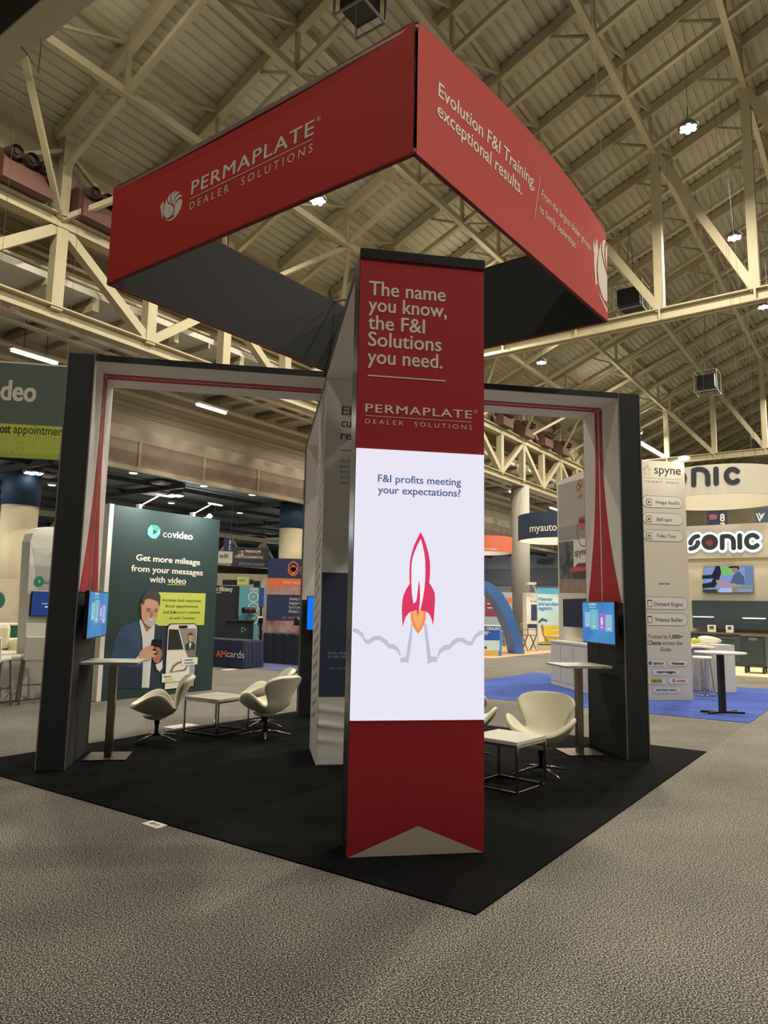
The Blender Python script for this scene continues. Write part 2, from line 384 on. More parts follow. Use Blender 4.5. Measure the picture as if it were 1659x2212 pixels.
# ---- main roof trusses with V-shaped webs
def main_truss(d, label):
    t = thing('roof_truss', label, 'truss', D(d, 1.7, 13.3), 0)
    mb = MB(); ibeam(mb, D(d, 14.7, 13.3), D(d, -13.8, 13.3), .4, .5); mb.build('bottom_chord', m_steel, t)
    for i, s in enumerate(SL):
        MB().bar(D(d, s, 13.5), D(d, s, rz(s, OFF)), .34, .34).build('web_post', m_steel, t)
        MB().bar(D(d, s, 13.5), D(d, min(s+3.35, 14.6), rz(min(s+3.35, 14.6), OFF)), .3, .3).build('web_diagonal', m_steel, t)
        MB().bar(D(d-.2, s+.04, 13.3), D(d-.2, s-.04, 13.3), .02, .46).build('stiffener', m_steel, t)
main_truss(21.2, 'nearest roof truss with bright V-shaped legs crossing the hall behind the hanging red sign')
main_truss(49.5, 'far roof truss just above the round white hanging sign at right')
# grey boxed girder overhead at top left with dark side
t = thing('overhead_girder', 'grey boxed girder overhead in the top left corner', 'girder', D(-.35, 10, 13.3))
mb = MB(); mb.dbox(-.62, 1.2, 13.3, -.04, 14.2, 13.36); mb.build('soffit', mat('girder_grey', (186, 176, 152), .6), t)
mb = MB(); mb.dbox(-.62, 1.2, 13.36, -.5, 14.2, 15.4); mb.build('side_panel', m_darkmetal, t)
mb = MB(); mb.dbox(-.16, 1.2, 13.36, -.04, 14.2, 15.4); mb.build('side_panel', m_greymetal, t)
a = hit(88, 104, D(-.1, 8.6, 13.3), dD); b = Vector((a.x, a.y, 12.55))
t = thing('chain_hoist', 'shiny chain dangling under the grey girder at top left', 'chain', a)
mb = MB(); mb.tube([Vector((a.x, a.y, 13.3)), b, b+Vector((-.25, -.1, .35)), b+Vector((-.33, -.12, .42))], .022, 6); mb.build('chain', m_chrome, t)

# ---- reddish air nozzles on the wall truss
def nozzle(d, label):
    t = thing('air_diffuser', label, 'air diffuser', D(d, 14.75, 13.45), 0, None)
    mrust = mat('rust_duct', (98, 66, 56), .7); mdk = mat('nozzle_dark', (50, 40, 36), .6)
    mb = MB(); mb.prism([D(d-.75, 14.4, 13.45), D(d-.75, 15.2, 13.45), D(d-.75, 15.2, 14.55), D(d-.75, 14.9, 14.55), D(d-.75, 14.4, 14.0)], dD*1.45); mb.build('plenum', mrust, t)
    for k in range(3):
        x = d-.48+.45*k; p = D(x, 14.7, 14.35); q = D(x, 14.25, 14.25)
        mb = MB(); mb.tube([p, q], .19, 18, cap=False); mb.tube([q, p], .17, 18, cap=False); o = mb.build('nozzle', mrust, t, smooth=True)
        mb = MB(); mb.tube([p+(q-p)*.75, p+(q-p)*.8], .165, 18); mb.tube([p+(q-p)*.8, p+(q-p)*.97], [.08, .06], 12); mb.build('nozzle_core', mdk, o)
nozzle(2.75, 'reddish air diffuser with three round nozzles at the left edge, above the wall truss')
nozzle(5.2, 'reddish air diffuser half hidden behind the left corner of the hanging red sign')
for i, d in enumerate((34.3, 37.6, 41, 44.4)): nozzle(d, ('first', 'second', 'third', 'fourth')[i]+' dark air diffuser from the left, seen through the right archway')

# ---- high bay lamps
m_glow = mat('lamp_glow', (255, 250, 235), emit=9)
def hibay(d, s, label, z=15.4, r=.31, group=None):
    t = thing('high_bay_lamp', label, 'ceiling lamp', D(d, s, z), 0, group); p = D(d, s, z)
    mb = MB(); mb.lathe([(r, .03), (r*1.02, .10), (r*.7, .22), (r*.3, .34), (.05, .37)], p, 28); mb.build('housing', m_greymetal, t, smooth=True)
    mb = MB()
    for k in range(7):
        q = p if k == 0 else p+Vector((math.cos(k*math.pi/3), math.sin(k*math.pi/3), 0))*r*.62
        mb.lathe([(.01, -.015), (r*.2, -.01), (r*.27, .01), (r*.27, .035)], q, 12)
    mb.build('lens_cluster', m_glow, t)
    if z > 12:
        mb = MB(); mb.tube([p+ZZ*.36, p+ZZ*.8], .015, 6); mb.tube([p+ZZ*.8, D(d, s, rz(s, OFF))], .006, 6); mb.build('hanger_cable', m_darkmetal, t)
hibay(16.06, -.6, 'largest high bay lamp at upper right, above the right end of the red sign', 17.25)
hibay(24.3, -.6, 'round high bay lamp in front of the bright diagonal leg at right', 17.25)
hibay(32.5, -.6, 'round high bay lamp cut by the right edge below the truss beam', 17.25)
hibay(10.3, 10.1, 'high bay lamp peeping from under the left face of the red sign')
hibay(29.4, 10.1, 'high bay lamp just above the right archway')
hibay(48.2, 10.1, 'small far high bay lamp just right of the right archway')
hibay(7.85, -.6, 'high bay lamp above the frame at top right', 17.25)

# ---- fluorescent tubes under the low bay
m_tube = mat('tube_glow', (255, 248, 236), emit=3.2)
def fluor(p, label, ln=1.5, z=None):
    d, s = ds(p); z = p.z
    t = thing('tube_light', label, 'tube light', p)
    mb = MB(); mb.dbox(d-ln/2, s-.14, z+.05, d+ln/2, s+.14, z+.13); mb.build('reflector', m_whitep, t)
    mb = MB(); mb.tube([D(d-ln/2+.03, s, z), D(d+ln/2-.03, s, z)], .07, 10); mb.build('tube', m_tube, t)
    mb = MB(); mb.tube([D(d-.4, s, z+.1), D(d-.4, s, z+1.25)], .012, 5); mb.tube([D(d+.4, s, z+.1), D(d+.4, s, z+1.25)], .012, 5); mb.build('hanger_cable', m_darkmetal, t)
    a = area('tube_light_source', D(d, s, z-.1), ln, TUBE_POWER, (1, .95, .86), sizey=.15); a.rotation_euler = (0, 0, math.pi/4)
for (u, v), lb in {(75, 771): 'tube light above the green and lime sign at left', (457, 883): 'tube light seen through the top of the left archway',
                   (1117, 1067): 'nearer tube light seen through the right archway', (1201, 1101): 'tube light beside the tall white panel, in the right archway'}.items():
    fluor(Gz(u, v, 10.2), lb, 1.7 if u < 1000 else 2.6)
for d in (-9, -1, 22, 30): area('tube_light_source', D(d, 18.7, 10.2), 1.6, TUBE_POWER, (1, .95, .86), rot=(0, 0, math.pi/4), sizey=.15)
for i, (d, s) in enumerate([(-8, 26), (4, 26), (15.6, 23.6), (28, 26), (42, 27), (8, 36), (22, 36), (36, 38), (50, 34), (15, 48), (32, 50), (0, 44), (54, 20), (44, 18.5), (57, 28)]):
    area('room_light_source', D(d, s, 7.0), .5, DARK_POWER, (1, .93, .78)); point('room_fill', D(d+1, s, 5.8), .4, DARK_POWER*.55, (.95, .96, 1))  # extra sources and point fills added to brighten the dark back room
hibay(15.6, 23.4, 'bright lamp under the dark ceiling, left archway', 7.0, .42)
hibay(8.65, 23.8, 'bright lamp under the dark ceiling below the lime strip', 7.0, .42)
m_down = mat('downlight_glow', (255, 250, 235), emit=3)
for u, v in [(288, 1022), (440, 1050), (545, 1069), (260, 1070), (370, 1087), (518, 1108), (112, 1048), (55, 1057), (60, 1118), (310, 1092)]:
    p = Gz(u, v, 7.42)
    t = thing('downlight', 'small round downlight in the dark ceiling', 'downlight', p, 0, 'downlights in the dark ceiling')
    mb = MB(); mb.lathe([(.2, .0), (.2, .08)], p, 16); mb.build('rim', m_whitep, t)
    mb = MB(); mb.lathe([(.17, -.02), (.17, 0)], p, 16); mb.build('lens', m_down, t)
for u, v, lb in [(353, 1045, 'square air vent just left of the bright lamp in the dark ceiling'), (78, 1025, 'square air vent below the bright lamp at the left edge'), (328, 1066, 'square air vent above the lamp arms of the dark green wall')]:
    d, s = ds(Gz(u, v, 7.4)); t = thing('air_vent', lb, 'air vent', D(d, s, 7.4))
    mb = MB()
    for k in range(4): mb.dbox(d-.6, s-.5+.28*k, 7.3, d+.6, s-.34+.28*k, 7.36)
    mb.build('louvre', m_whitep, t)
    mb = MB(); mb.dbox(d-.7, s-.65, 7.36, d+.7, s+.65, 7.42); mb.build('frame', mat('vent_grey', (150, 150, 144), .6), t)
# ---- round columns
def column(c, r, z1, label, wrap=None, mc=None):
    t = thing('round_column', label, 'column', (c.x, c.y, 0))
    zt = wrap if wrap else z1
    mb = MB(); mb.lathe([(r, 0), (r, zt)], (c.x, c.y, 0), 32); mb.build('shaft', mc or mat('column_cream', (222, 206, 170), .6), t, smooth=True)
    if wrap:
        mb = MB(); mb.lathe([(r+.03, wrap), (r+.03, z1)], (c.x, c.y, 0), 32); mb.build('banner_wrap', mat('column_blue', (44, 70, 100), .6), t, smooth=True)
column(Sp(629, 1150, 22.2), .66, 7.5, 'cream round column with dark blue wrap behind the orange and navy banner', 6.05)
column(Sp(35, 1200, 25), .72, 7.5, 'cream round column with blue wrap at the left edge', 5.75)
column(Sp(1125, 1300, 15.3), .62, 10.2, 'grey round column under the dark blue round sign', None, mat('column_grey', (170, 166, 156), .6))
# ---- far truss in the room behind
t = thing('roof_truss', 'far pale truss in the back room, above the dark hanging board', 'truss', D(28, 33, 6))
mb = MB(); mb.bar(D(8, 33, 6.6), D(60, 33, 6.6), .3); mb.build('top_chord', m_steel, t); MB().bar(D(8, 33, 4.6), D(60, 33, 4.6), .2).build('bottom_chord', m_steel, t)
for i in range(16):
    d = 9+3.2*i; MB().bar(D(d, 33, 4.6), D(d, 33, 6.6), .16).build('web_post', m_steel, t); MB().bar(D(d, 33, 6.5), D(d+1.6, 33, 4.7), .14).build('web_diagonal', m_steel, t); MB().bar(D(d, 33, 6.5), D(d-1.6, 33, 4.7), .14).build('web_diagonal', m_steel, t)
# ---- boxed speakers / projectors hung in the roof at right
def hung_box(u, v, d, label, sz):
    p = Dp(u, v, d); dd_, s = ds(p); z = p.z
    t = thing('hanging_speaker', label, 'speaker', p)
    mb = MB(); mb.dbox(d-sz/2, s-sz/2, z-sz*.4, d+sz/2, s+sz/2, z+sz*.4); mb.build('cabinet', m_blk, t, bevel=.03)
    mb = MB(); e = sz*.62
    for i in (-1, 1):
        for j in (-1, 1): mb.bar(D(d+i*e, s+j*e, z-e), D(d+i*e, s+j*e, z+e), .05)
        for zz in (-e, e):
            mb.bar(D(d+i*e, s-e, z+zz), D(d+i*e, s+e, z+zz), .05); mb.bar(D(d-e, s+i*e, z+zz), D(d+e, s+i*e, z+zz), .05)
    for i in (-1, 1): mb.bar(D(d+i*e, s, z+e), D(d, s, rz(s, OFF)), .03)
    mb.build('cage', m_greymetal, t)
hung_box(1364, 648, 24.5, 'black speaker in a wire cage left of the bright V-shaped truss legs', 1.0)
hung_box(1528, 828, 38, 'black speaker in a wire cage hanging in the middle of the right roof', 1.0)
hung_box(1648, 962, 56, 'small far speaker cage at the right edge above the round white sign', 1.2)

hung_box(778, 6, 6, 'dark speaker in a white frame cut by the top edge above the red sign', .75)
# ================================================================== CARPETS
H3 = 3.048
def rug(name, d0, s0, d1, s1, m, label, h=.008):
    mb = MB(); mb.dbox(d0, s0, 0.0, d1, s1, h); o = mb.build(name, m); return tag(o, label, 'carpet')
rug('booth_carpet', -H3, -H3, H3, H3, m_black, 'square black carpet under the red exhibit booth', .010)
rug('booth_carpet', 6.12, -3.08, 12.35, 3.3, m_blue, 'bright blue carpet under the white booth at right')
rug('booth_carpet', 7.6, 5.8, 13.8, 12.6, m_slate, 'slate blue carpet under the navy draped tables')
rug('booth_floor', 17.0, 6.9, 26, 14.5, mat('wood_floor', (206, 172, 132), .5, noise=.15, scale=3), 'pale wood floor under the blue arch')
rug('booth_floor', 15.5, -9, 23, 1.2, mat('cream_floor', (236, 220, 176), .5, noise=.08, scale=3), 'cream floor under the dark tool cabinets at right', .05)
# floor number plate and loose sheets
p = [Gz(290+x/16.59, 1740+y/16.59) for x, y in ((258, 668), (800, 850), (1180, 722), (630, 556))]
c = (p[0]+p[1]+p[2]+p[3])/4
t = thing('floor_marker', 'white number card 8713 lying on the grey carpet beside the black carpet', 'sign', c)
mb = MB(); mb.prism(p, ZZ*.006); mb.build('card', m_whitep, t)
F = Face(c+ZZ*.0065, ZZ, (p[3]-p[0])); A = Art(F, t)
e1 = (p[1]-p[0]).normalized(); F.right = e1; F.up = ZZ.cross(e1)
la, lb = (p[1]-p[0]).length, (p[3]-p[0]).length; v_, f_ = text_geo('8713', .02, 1); x_0, x_1 = min(q[0] for q in v_), max(q[0] for q in v_)
MB().add([F.w(-.24*la+.48*la*(x-x_0)/(x_1-x_0), -.17*lb+.36*lb*y/CAP, .0004) for x, y in v_], f_).build('number', m_blk, t, fixn=False)
for u, v, lb in ((391, 1569, 'white sheet on the grey carpet beside the far edge of the black carpet'), (495, 1446.5, 'white sheet on the carpet in front of the navy draped table')):
    q = Gz(u, v); d, s = ds(q); mb = MB(); mb.dbox(d-.22, s-.12, .0, d+.22, s+.12, .006); tag(mb.build('paper_sheet', m_whitep), lb, 'paper')

# ================================================================== EXHIBIT BOOTH (cross of four gateways)
BX, BY, HW, ZT, ZS = -.11, .08, .49, 4.42, 4.35
def portal(ax, ln, label, loc, stripes=True, wid=HW, ox=0):
    ay = Vector((-ax.y, ax.x, 0)); C0 = Vector((BX, BY, 0))
    def P(x, y, z): return C0+ax*x+ay*(y+ox)+ZZ*z
    def bx(mb, x0, y0, z0, x1, y1, z1):
        return mb.hexa([P(x0, y0, z0), P(x1, y0, z0), P(x1, y1, z0), P(x0, y1, z0), P(x0, y0, z1), P(x1, y0, z1), P(x1, y1, z1), P(x0, y1, z1)])
    t = thing('archway', label, 'archway', P(ln-.15, 0, 0))
    bx(MB(), ln-.28, -wid, .01, ln, wid, ZT).build('column', m_char, t)
    bx(MB(), HW+.01, -wid, ZS+.002, ln-.281, wid, ZT).build('lintel', m_char, t)
    mb = MB(); bx(mb, ln-.287, -wid+.006, 1.82, ln-.2805, wid-.006, ZS); mb.build('side_lining', m_white_f, t)
    mb = MB(); bx(mb, HW+.01, -wid+.006, ZS-.007, ln-.288, wid-.006, ZS+.001); mb.build('ceiling_lining', m_white_f, t)
    mb = MB()
    for x, y in ((ln-.28, -wid), (ln, -wid), (ln, wid), (ln-.28, wid)): bx(mb, x-.006, y-.006, .01, x+.006, y+.006, ZT-.005)
    mb.build('edge_trim', m_greymetal, t)
    if stripes:
        mb = MB(); xs = ln-.290; sg = 1
        for a, b, fa, fb in ((-.06, .025, -.40, .0), (.055, .14, .0, .30)):
            pts0 = []; pts1 = []
            for i in range(17):
                z = ZS-.02-(ZS-.02-1.82)*i/16; tt = max(0, (3.75-z)/(3.75-1.82))**1.9
                pts0.append((a+fa*tt, z)); pts1.append((b+fb*tt, z))
            if ax.x > 0: pts0 = [(y, z) for y, z in pts0]
            s_ = 1 if ax.x > 0 else -1
            vs = [P(xs, y*s_, z) for y, z in pts0]+[P(xs, y*s_, z) for y, z in pts1]
            mb.add(vs, [(i, i+1, 18+i, 17+i) for i in range(16)])
            mb.add([P(HW+.02, a*s_, ZS-.010), P(ln-.29, a*s_, ZS-.010), P(ln-.29, b*s_, ZS-.010), P(HW+.02, b*s_, ZS-.010)], [(0, 1, 2, 3)])
        mb.build('stripe', m_redp, t, fixn=False)
    return t, P
X1 = Vector((1, 0, 0)); Y1 = Vector((0, 1, 0))
portal(-X1, 3.33, 'charcoal and white archway with red stripes, left arm of the booth', None)
portal(X1, 3.42, 'charcoal and white archway with red stripes, right arm of the booth', None)
portal(Y1, 3.42, 'rear archway of the booth, mostly hidden behind the middle pillar', None, stripes=False)
# middle pillar
t = thing('center_pillar', 'white and navy printed middle pillar joining the four archways', 'pillar', (BX, BY, 0))
MB().box(BX-HW, BY-HW, .0115, BX+HW, BY+HW, ZT).build('core', m_white_f, t)
F = Face((BX, BY-HW, 0), (0, -1, 0)); A = Art(F, t)
m_navyp = mat('deep_navy_fabric', (46, 58, 84), .7)
zl = F.px((720, 1237))[1]; zb = F.px((720, 1505))[1]
A.polyab([(-HW+.01, zb), (HW-.01, zb), (HW-.01, zl), (-HW+.01, zl)], m_navyp, 1, 'navy_panel')
z3 = lambda x, y: (640+x/3.4027, 850+y/3.4027)
mg = mat('grey_print', (104, 92, 100), .7); mg2 = mat('slate_print', (78, 92, 116), .7)
A.text('El', z3(332, 157), z3(405, 157), z3(332, 95), mg, .02, 1); Hh = A.H
A.text('cu', z3(328, 247), z3(405, 247), None, mg2, .02, 1, H=Hh)
A.text('re', z3(324, 338), z3(404, 338), None, mg2, .02, 1, H=Hh)
A.hline(z3(320, 417), z3(420, 419), .008, mg2)
mg3 = mat('pale_slate_print', (140, 158, 186), .7)
for i, tx in enumerate(('As a fa', 'person', 'ensure', 'and the', 'attenti')): A.text(tx, z3(319, 507+40*i), z3(400, 509+40*i), None, mg3, .01, 1, H=.045, name='fine_print')
A.text('WE ALL WOR', z3(230, 1918), z3(366, 1920), None, mg3, .02, 1, H=.030, k=2, name='fine_print')
A.text('IN OUR LIVES', z3(230, 1945), z3(368, 1947), None, mg3, .02, 1, H=.030, k=2, name='fine_print')
A.text('Earn trust. E', z3(243, 2027), z3(362, 2029), None, mg3, .0, 1, H=.03, k=2, name='fine_print')
A.done()
# wrinkled lower skin
mb = MB(); vs = []; na, nb = 14, 40
for j in range(nb+1):
    for i in range(na+1):
        a = -HW+.012+(2*HW-.024)*i/na; b = .02+(zb-.03)*j/nb
        h = .004+.012*math.exp(-a*2-1)*max(0, math.sin(b*38+a*6))*math.exp(-((b-.45)/.22)**2)*1.4
        vs.append(F.w(a, b, h))
mb.add(vs, [(j*(na+1)+i, j*(na+1)+i+1, (j+1)*(na+1)+i+1, (j+1)*(na+1)+i) for j in range(nb) for i in range(na)]); mb.build('lower_skin', m_white_f, t, smooth=True, fixn=False)
# left face of the pillar: patterned lining
F = Face((BX-HW, BY, 0), (-1, 0, 0)); A = Art(F, t)
for i in range(26): A.polyab([(-.3, .4+.14*i), (.3, .52+.14*i), (.3, .56+.14*i), (-.3, .44+.14*i)], mat('pattern_grey', (176, 172, 172), .7), 1, 'pattern')
A.done()
# LED tower (front arm)
TY, TX0, TX1 = -3.34, -.617, .358; TXC = (TX0+TX1)/2
t = thing('screen_tower', 'tall red banner tower with a lit rocket screen at the front of the booth', 'display tower', (TXC, TY+.15, 0))
MB().box(TX0+.004, TY+.012, .012, TX1-.004, TY+.30, ZT).build('body', m_char, t)
MB().box(TX0, TY, 2.868, TX1, TY+.012, ZS+.01).build('upper_banner', m_redp, t)
MB().box(TX0, TY, .012, TX1, TY+.012, .918).build('lower_banner', m_redp, t)
MB().box(TX0-.004, TY-.012, 4.345, TX1+.004, TY+.02, ZT).build('top_cap', m_blk, t)
MB().box(TX0-.004, TY+.014, .012, TX0+.003, TY+.29, ZT-.02).build('side_post', mat('tower_edge', (96, 97, 100), .3, .8), t)
MB().box(TX0, TY+.30, ZS, TX1, BY-HW-.01, ZT).build('lintel', m_char, t)
MB().box(TX0+.006, TY+.305, ZS-.007, TX1-.006, BY-HW-.012, ZS-.001).build('ceiling_lining', m_white_f, t)
MB().box(TX0+.006, TY+.301, 1.8, TX1-.006, TY+.308, ZS-.01).build('side_lining', m_white_f, t)
m_led = mat('led_white', (238, 234, 250), emit=.97)
sc_ = MB().box(TX0+.002, TY-.008, .922, TX1-.002, TY+.012, 2.864).build('led_screen', m_led, t)
# fine pixel lines of the LED wall
nt = m_led.node_tree; b_ = nt.nodes['Principled BSDF']; tcn = nt.nodes.new('ShaderNodeTexCoord'); br = nt.nodes.new('ShaderNodeTexBrick')
mp_ = nt.nodes.new('ShaderNodeMapping'); mp_.inputs['Rotation'].default_value = (math.pi/2, 0, 0)
nt.links.new(tcn.outputs['Object'], mp_.inputs['Vector']); nt.links.new(mp_.outputs['Vector'], br.inputs['Vector'])
br.offset = 0; br.inputs['Scale'].default_value = 1; br.inputs['Brick Width'].default_value = .0125; br.inputs['Row Height'].default_value = .0125; br.inputs['Mortar Size'].default_value = .0014
br.inputs['Color1'].default_value = L((240, 237, 251)); br.inputs['Color2'].default_value = L((242, 239, 252)); br.inputs['Mortar'].default_value = L((229, 224, 244))
nt.links.new(br.outputs['Color'], b_.inputs['Emission Color'])
F = Face((TXC, TY, 0), (0, -1, 0)); A = Art(F, t)
z8 = lambda x, y: (640+x/3.814, 520+y/3.814)
A.text('The name', z8(598, 456), z8(1231, 490), z8(598, 343), m_print, .016, 1); Hh = A.H
A.text('you know,', z8(593, 588), z8(1240, 624), None, m_print, .016, 1, H=Hh)
A.text('the F&I', z8(590, 732), z8(1060, 758), None, m_print, .016, 1, H=Hh)
A.text('Solutions', z8(590, 872), z8(1197, 905), None, m_print, .016, 1, H=Hh)
A.text('you need.', z8(585, 1014), z8(1204, 1046), None, m_print, .016, 1, H=Hh)
A.hline(z8(588, 1113), z8(1230, 1152), .010, m_print)
A.text('PERMAPLATE', z8(568, 1414), z8(1447, 1461), z8(568, 1348), m_print, .012, 1.12)
A.ring(z8(1477, 1409), .011, .014, m_print, 1, 'registered_mark'); A.text('R', z8(1472, 1414), z8(1483, 1414), None, m_print, .0, 1, H=.011)
A.hline(z8(568, 1447), z8(1446, 1489), .004, m_print)
A.text('DEALER  SOLUTIONS', z8(567, 1510), z8(1448, 1553), z8(567, 1473), m_print, 0, 1.55)
apx = F.px((901, 1784))[1]
A.polyab([(-.478, .016), (.478, .016), (.01, apx)], mat('sand_print', (196, 186, 170), .75), 1, 'chevron')
A.polyab([(.452, 2.874), (.458, 2.874), (.458, 2.88), (.452, 2.88)], m_print, 2, 'pixel'); A.done()
F2 = Face((TXC, TY-.009, 0), (0, -1, 0)); A = Art(F2, sc_, .0016)
m_ltxt = mat('led_slate', (88, 110, 150), emit=.95); m_lred = mat('led_red', (226, 60, 104), emit=.95); m_lor = mat('led_orange', (250, 150, 84), emit=.95)
m_lor2 = mat('led_amber', (255, 176, 112), emit=.95); m_lcl = mat('led_lilac', (200, 196, 222), emit=.95); m_lwh = mat('led_bright', (244, 242, 252), emit=.97)
A.text('F&I profits meeting', z3(599, 655), z3(1211, 672), z3(599, 602), m_ltxt, .02, 1); Hh = A.H
A.text('your expectations?', z3(599, 738), z3(1208, 754), None, m_ltxt, .02, 1, H=Hh)
zr = lambda x, y: (850+x/8.51, 1130+y/8.51)
def Z(f, pts): return [f(*p) for p in pts]
A.poly(Z(z3, [(845, 1690), (805, 1935), (765, 1945), (765, 1975), (825, 1978), (850, 1800), (855, 1690)]), m_lcl, 1, 'smoke')
A.poly(Z(z3, [(938, 1690), (965, 1990), (1000, 1972), (1035, 1975), (1035, 1935), (990, 1932), (955, 1690)]), m_lcl, 1, 'smoke')
A.poly(Z(z3, [(416, 1725), (450, 1730), (490, 1762), (505, 1805), (535, 1808), (570, 1782), (620, 1782), (665, 1812), (685, 1840), (720, 1842), (755, 1875), (768, 1925), (762, 1935),
              (745, 1900), (715, 1878), (680, 1874), (650, 1842), (610, 1815), (575, 1815), (540, 1842), (508, 1838), (480, 1790), (450, 1765), (414, 1752)]), m_lcl, 1, 'smoke')
A.poly(Z(z3, [(1371, 1740), (1340, 1748), (1305, 1780), (1290, 1820), (1262, 1822), (1225, 1795), (1180, 1795), (1140, 1822), (1122, 1846), (1085, 1850), (1050, 1880), (1036, 1930), (1040, 1945),
              (1060, 1910), (1090, 1888), (1128, 1880), (1160, 1848), (1190, 1826), (1222, 1828), (1262, 1854), (1295, 1850), (1318, 1805), (1345, 1778), (1371, 1768)]), m_lcl, 1, 'smoke')
A.poly(Z(zr, [(325, 1590), (312, 1660), (315, 1760), (345, 1870), (400, 1970), (450, 2035), (510, 1960), (565, 1860), (592, 1760), (596, 1660), (580, 1590)]), m_lor, 2, 'flame')
A.poly(Z(zr, [(360, 1595), (352, 1680), (370, 1790), (410, 1880), (450, 1950), (495, 1880), (535, 1790), (552, 1680), (545, 1595)]), m_lor2, 3, 'flame')
A.poly(Z(zr, [(497, 165), (440, 270), (375, 410), (330, 560), (300, 700), (291, 850), (291, 1000), (297, 1110), (230, 1215), (180, 1330), (158, 1450), (150, 1590), (155, 1750), (168, 1905), (185, 1830), (220, 1730),
              (270, 1660), (330, 1618), (425, 1600), (447, 1725), (465, 1600), (490, 1605), (560, 1615), (620, 1640), (660, 1680), (695, 1760), (721, 1885), (738, 1760), (752, 1560), (760, 1400), (755, 1290), (715, 1195), (652, 1095), (665, 1000),
              (671, 850), (665, 700), (640, 560), (600, 410), (550, 270)]), m_lred, 4, 'rocket')
A.poly(Z(zr, [(497, 285), (440, 400), (390, 510), (350, 630), (330, 740), (324, 880), (324, 1100), (335, 1300), (360, 1482), (410, 1445), (425, 1380), (440, 1250), (463, 1035), (478, 1150), (484, 1330), (478, 1480),
              (465, 1605), (487, 1605), (530, 1420), (560, 1240), (575, 1080), (582, 900), (580, 700), (560, 540), (530, 400)]), m_lwh, 5, 'rocket_body')
A.done()

# ---- hanging square sign
Z0, Z1 = 5.17, 6.29
N_, L_, R_ = Vector((-.237, -3.464, 0)), Vector((-3.043, -.581, 0)), Vector((2.70, -.789, 0)); B_ = L_+R_-N_
t = thing('hanging_sign', 'large square red hanging sign above the booth', 'sign', (N_+B_)/2+ZZ*Z0)
faces = {}
for nm, p, q, bul in (('left_face', L_, N_, -.03), ('right_face', N_, R_, .11), ('rear_face', R_, B_, 0), ('rear_face', B_, L_, 0)):
    a = (q-p); ln = a.length; n_ = Vector((a.y, -a.x, 0)).normalized(); c = (p+q)/2
    wf = (lambda ln, bul: (lambda x, b: bul*(1-(2*x/ln)**2)*max(0, (b-Z0)/(Z1-Z0))**1.5))(ln, bul)
    F = Face(c, n_, warp=wf if bul else None); faces.setdefault(nm, F)
    grid(F, -ln/2, Z0, ln/2, Z1, 16, 6, .02).build(nm, m_red, t, smooth=True, fixn=False)
    grid(F, -ln/2+.02, Z0, ln/2-.02, Z1, 16, 6, -.02).build('inner_face', m_black_f, t, smooth=True, fixn=False)
    mb = MB(); hs = 8
    for i in range(hs):
        pass
    for b_z in (Z0, Z1):
        mb = MB()
        for i in range(hs):
            x0 = -ln/2+ln*i/hs; x1 = -ln/2+ln*(i+1)/hs; mb.bar(F.w(x0, b_z), F.w(x1, b_z), .04, .014)
        mb.build('hem', mat('dark_red_hem', (120, 26, 24), .7), t)
A = Art(faces['left_face'], t, .0225)
h1 = lambda x, y: (x/2, y/2)
A.text('PERMAPLATE', h1(829, 841), h1(1360, 586), h1(829, 786), m_print, .012, 1.12)
A.ring(h1(1381, 515), .016, .021, m_print, 1, 'registered_mark'); A.text('R', h1(1377, 520), h1(1385, 517), None, m_print, 0, 1, H=.018)
A.hline(h1(826, 865), h1(1355, 602), .008, m_print)
A.text('DEALER  SOLUTIONS', h1(824, 914), h1(1356, 656), h1(824, 882), m_print, 0, 1.55)
zl_ = lambda x, y: (335+x/18.43, 390+y/18.43)
def bird(A, f):
    A.poly(Z(f, [(505, 715), (470, 830), (430, 980), (395, 1140), (385, 1280), (405, 1400), (450, 1490), (530, 1525), (610, 1510), (690, 1440), (755, 1340), (785, 1220), (785, 1120), (760, 1050), (710, 1000), (620, 975), (560, 930), (515, 850)]), m_print, 1, 'logo')
    A.poly(Z(f, [(680, 500), (600, 590), (555, 700), (545, 800), (580, 880), (640, 930), (700, 955), (655, 840), (640, 720), (650, 610)]), m_print, 1, 'logo')
    A.poly(Z(f, [(870, 415), (770, 460), (700, 550), (670, 680), (680, 810), (735, 950), (750, 980), (738, 850), (745, 700), (790, 560)]), m_print, 1, 'logo')
    A.poly(Z(f, [(1020, 465), (930, 450), (840, 510), (780, 610), (750, 750), (755, 960), (795, 980), (800, 860), (830, 720), (900, 590)]), m_print, 1, 'logo')
    A.poly(Z(f, [(1125, 660), (1085, 590), (1010, 565), (920, 620), (850, 740), (810, 880), (805, 1010), (830, 1030), (850, 900), (920, 770), (1010, 690)]), m_print, 1, 'logo')
    A.poly(Z(f, [(1040, 750), (950, 800), (870, 920), (820, 1080), (815, 1260), (760, 1430), (840, 1395), (760, 1500), (650, 1575), (540, 1585), (420, 1530), (500, 1610), (610, 1640), (720, 1610), (860, 1500), (980, 1330), (1075, 1130), (1125, 940), (1120, 810), (1090, 765)]), m_print, 1, 'logo')
    A.poly(Z(f, [(345, 855), (315, 920), (300, 1040), (280, 1010), (245, 965), (240, 1060), (262, 1130), (275, 1200), (300, 1350), (340, 1545), (370, 1460), (372, 1300), (365, 1150), (410, 960), (385, 890)]), m_print, 1, 'logo')
bird(A, zl_); A.done()
A = Art(faces['right_face'], t, .0225); A.dz = .023
h2 = lambda x, y: (830+x/2.001, y/2.001)
A.text('Evolution F&I Training,', h2(218, 449), h2(621, 806), h2(218, 390), m_print, .014, 1); Hh = A.H
A.text('exceptional results.', h2(216, 512), h2(573, 843), None, m_print, .014, 1, H=Hh)
A.line(h2(638, 780), h2(632, 950), .008, m_print)
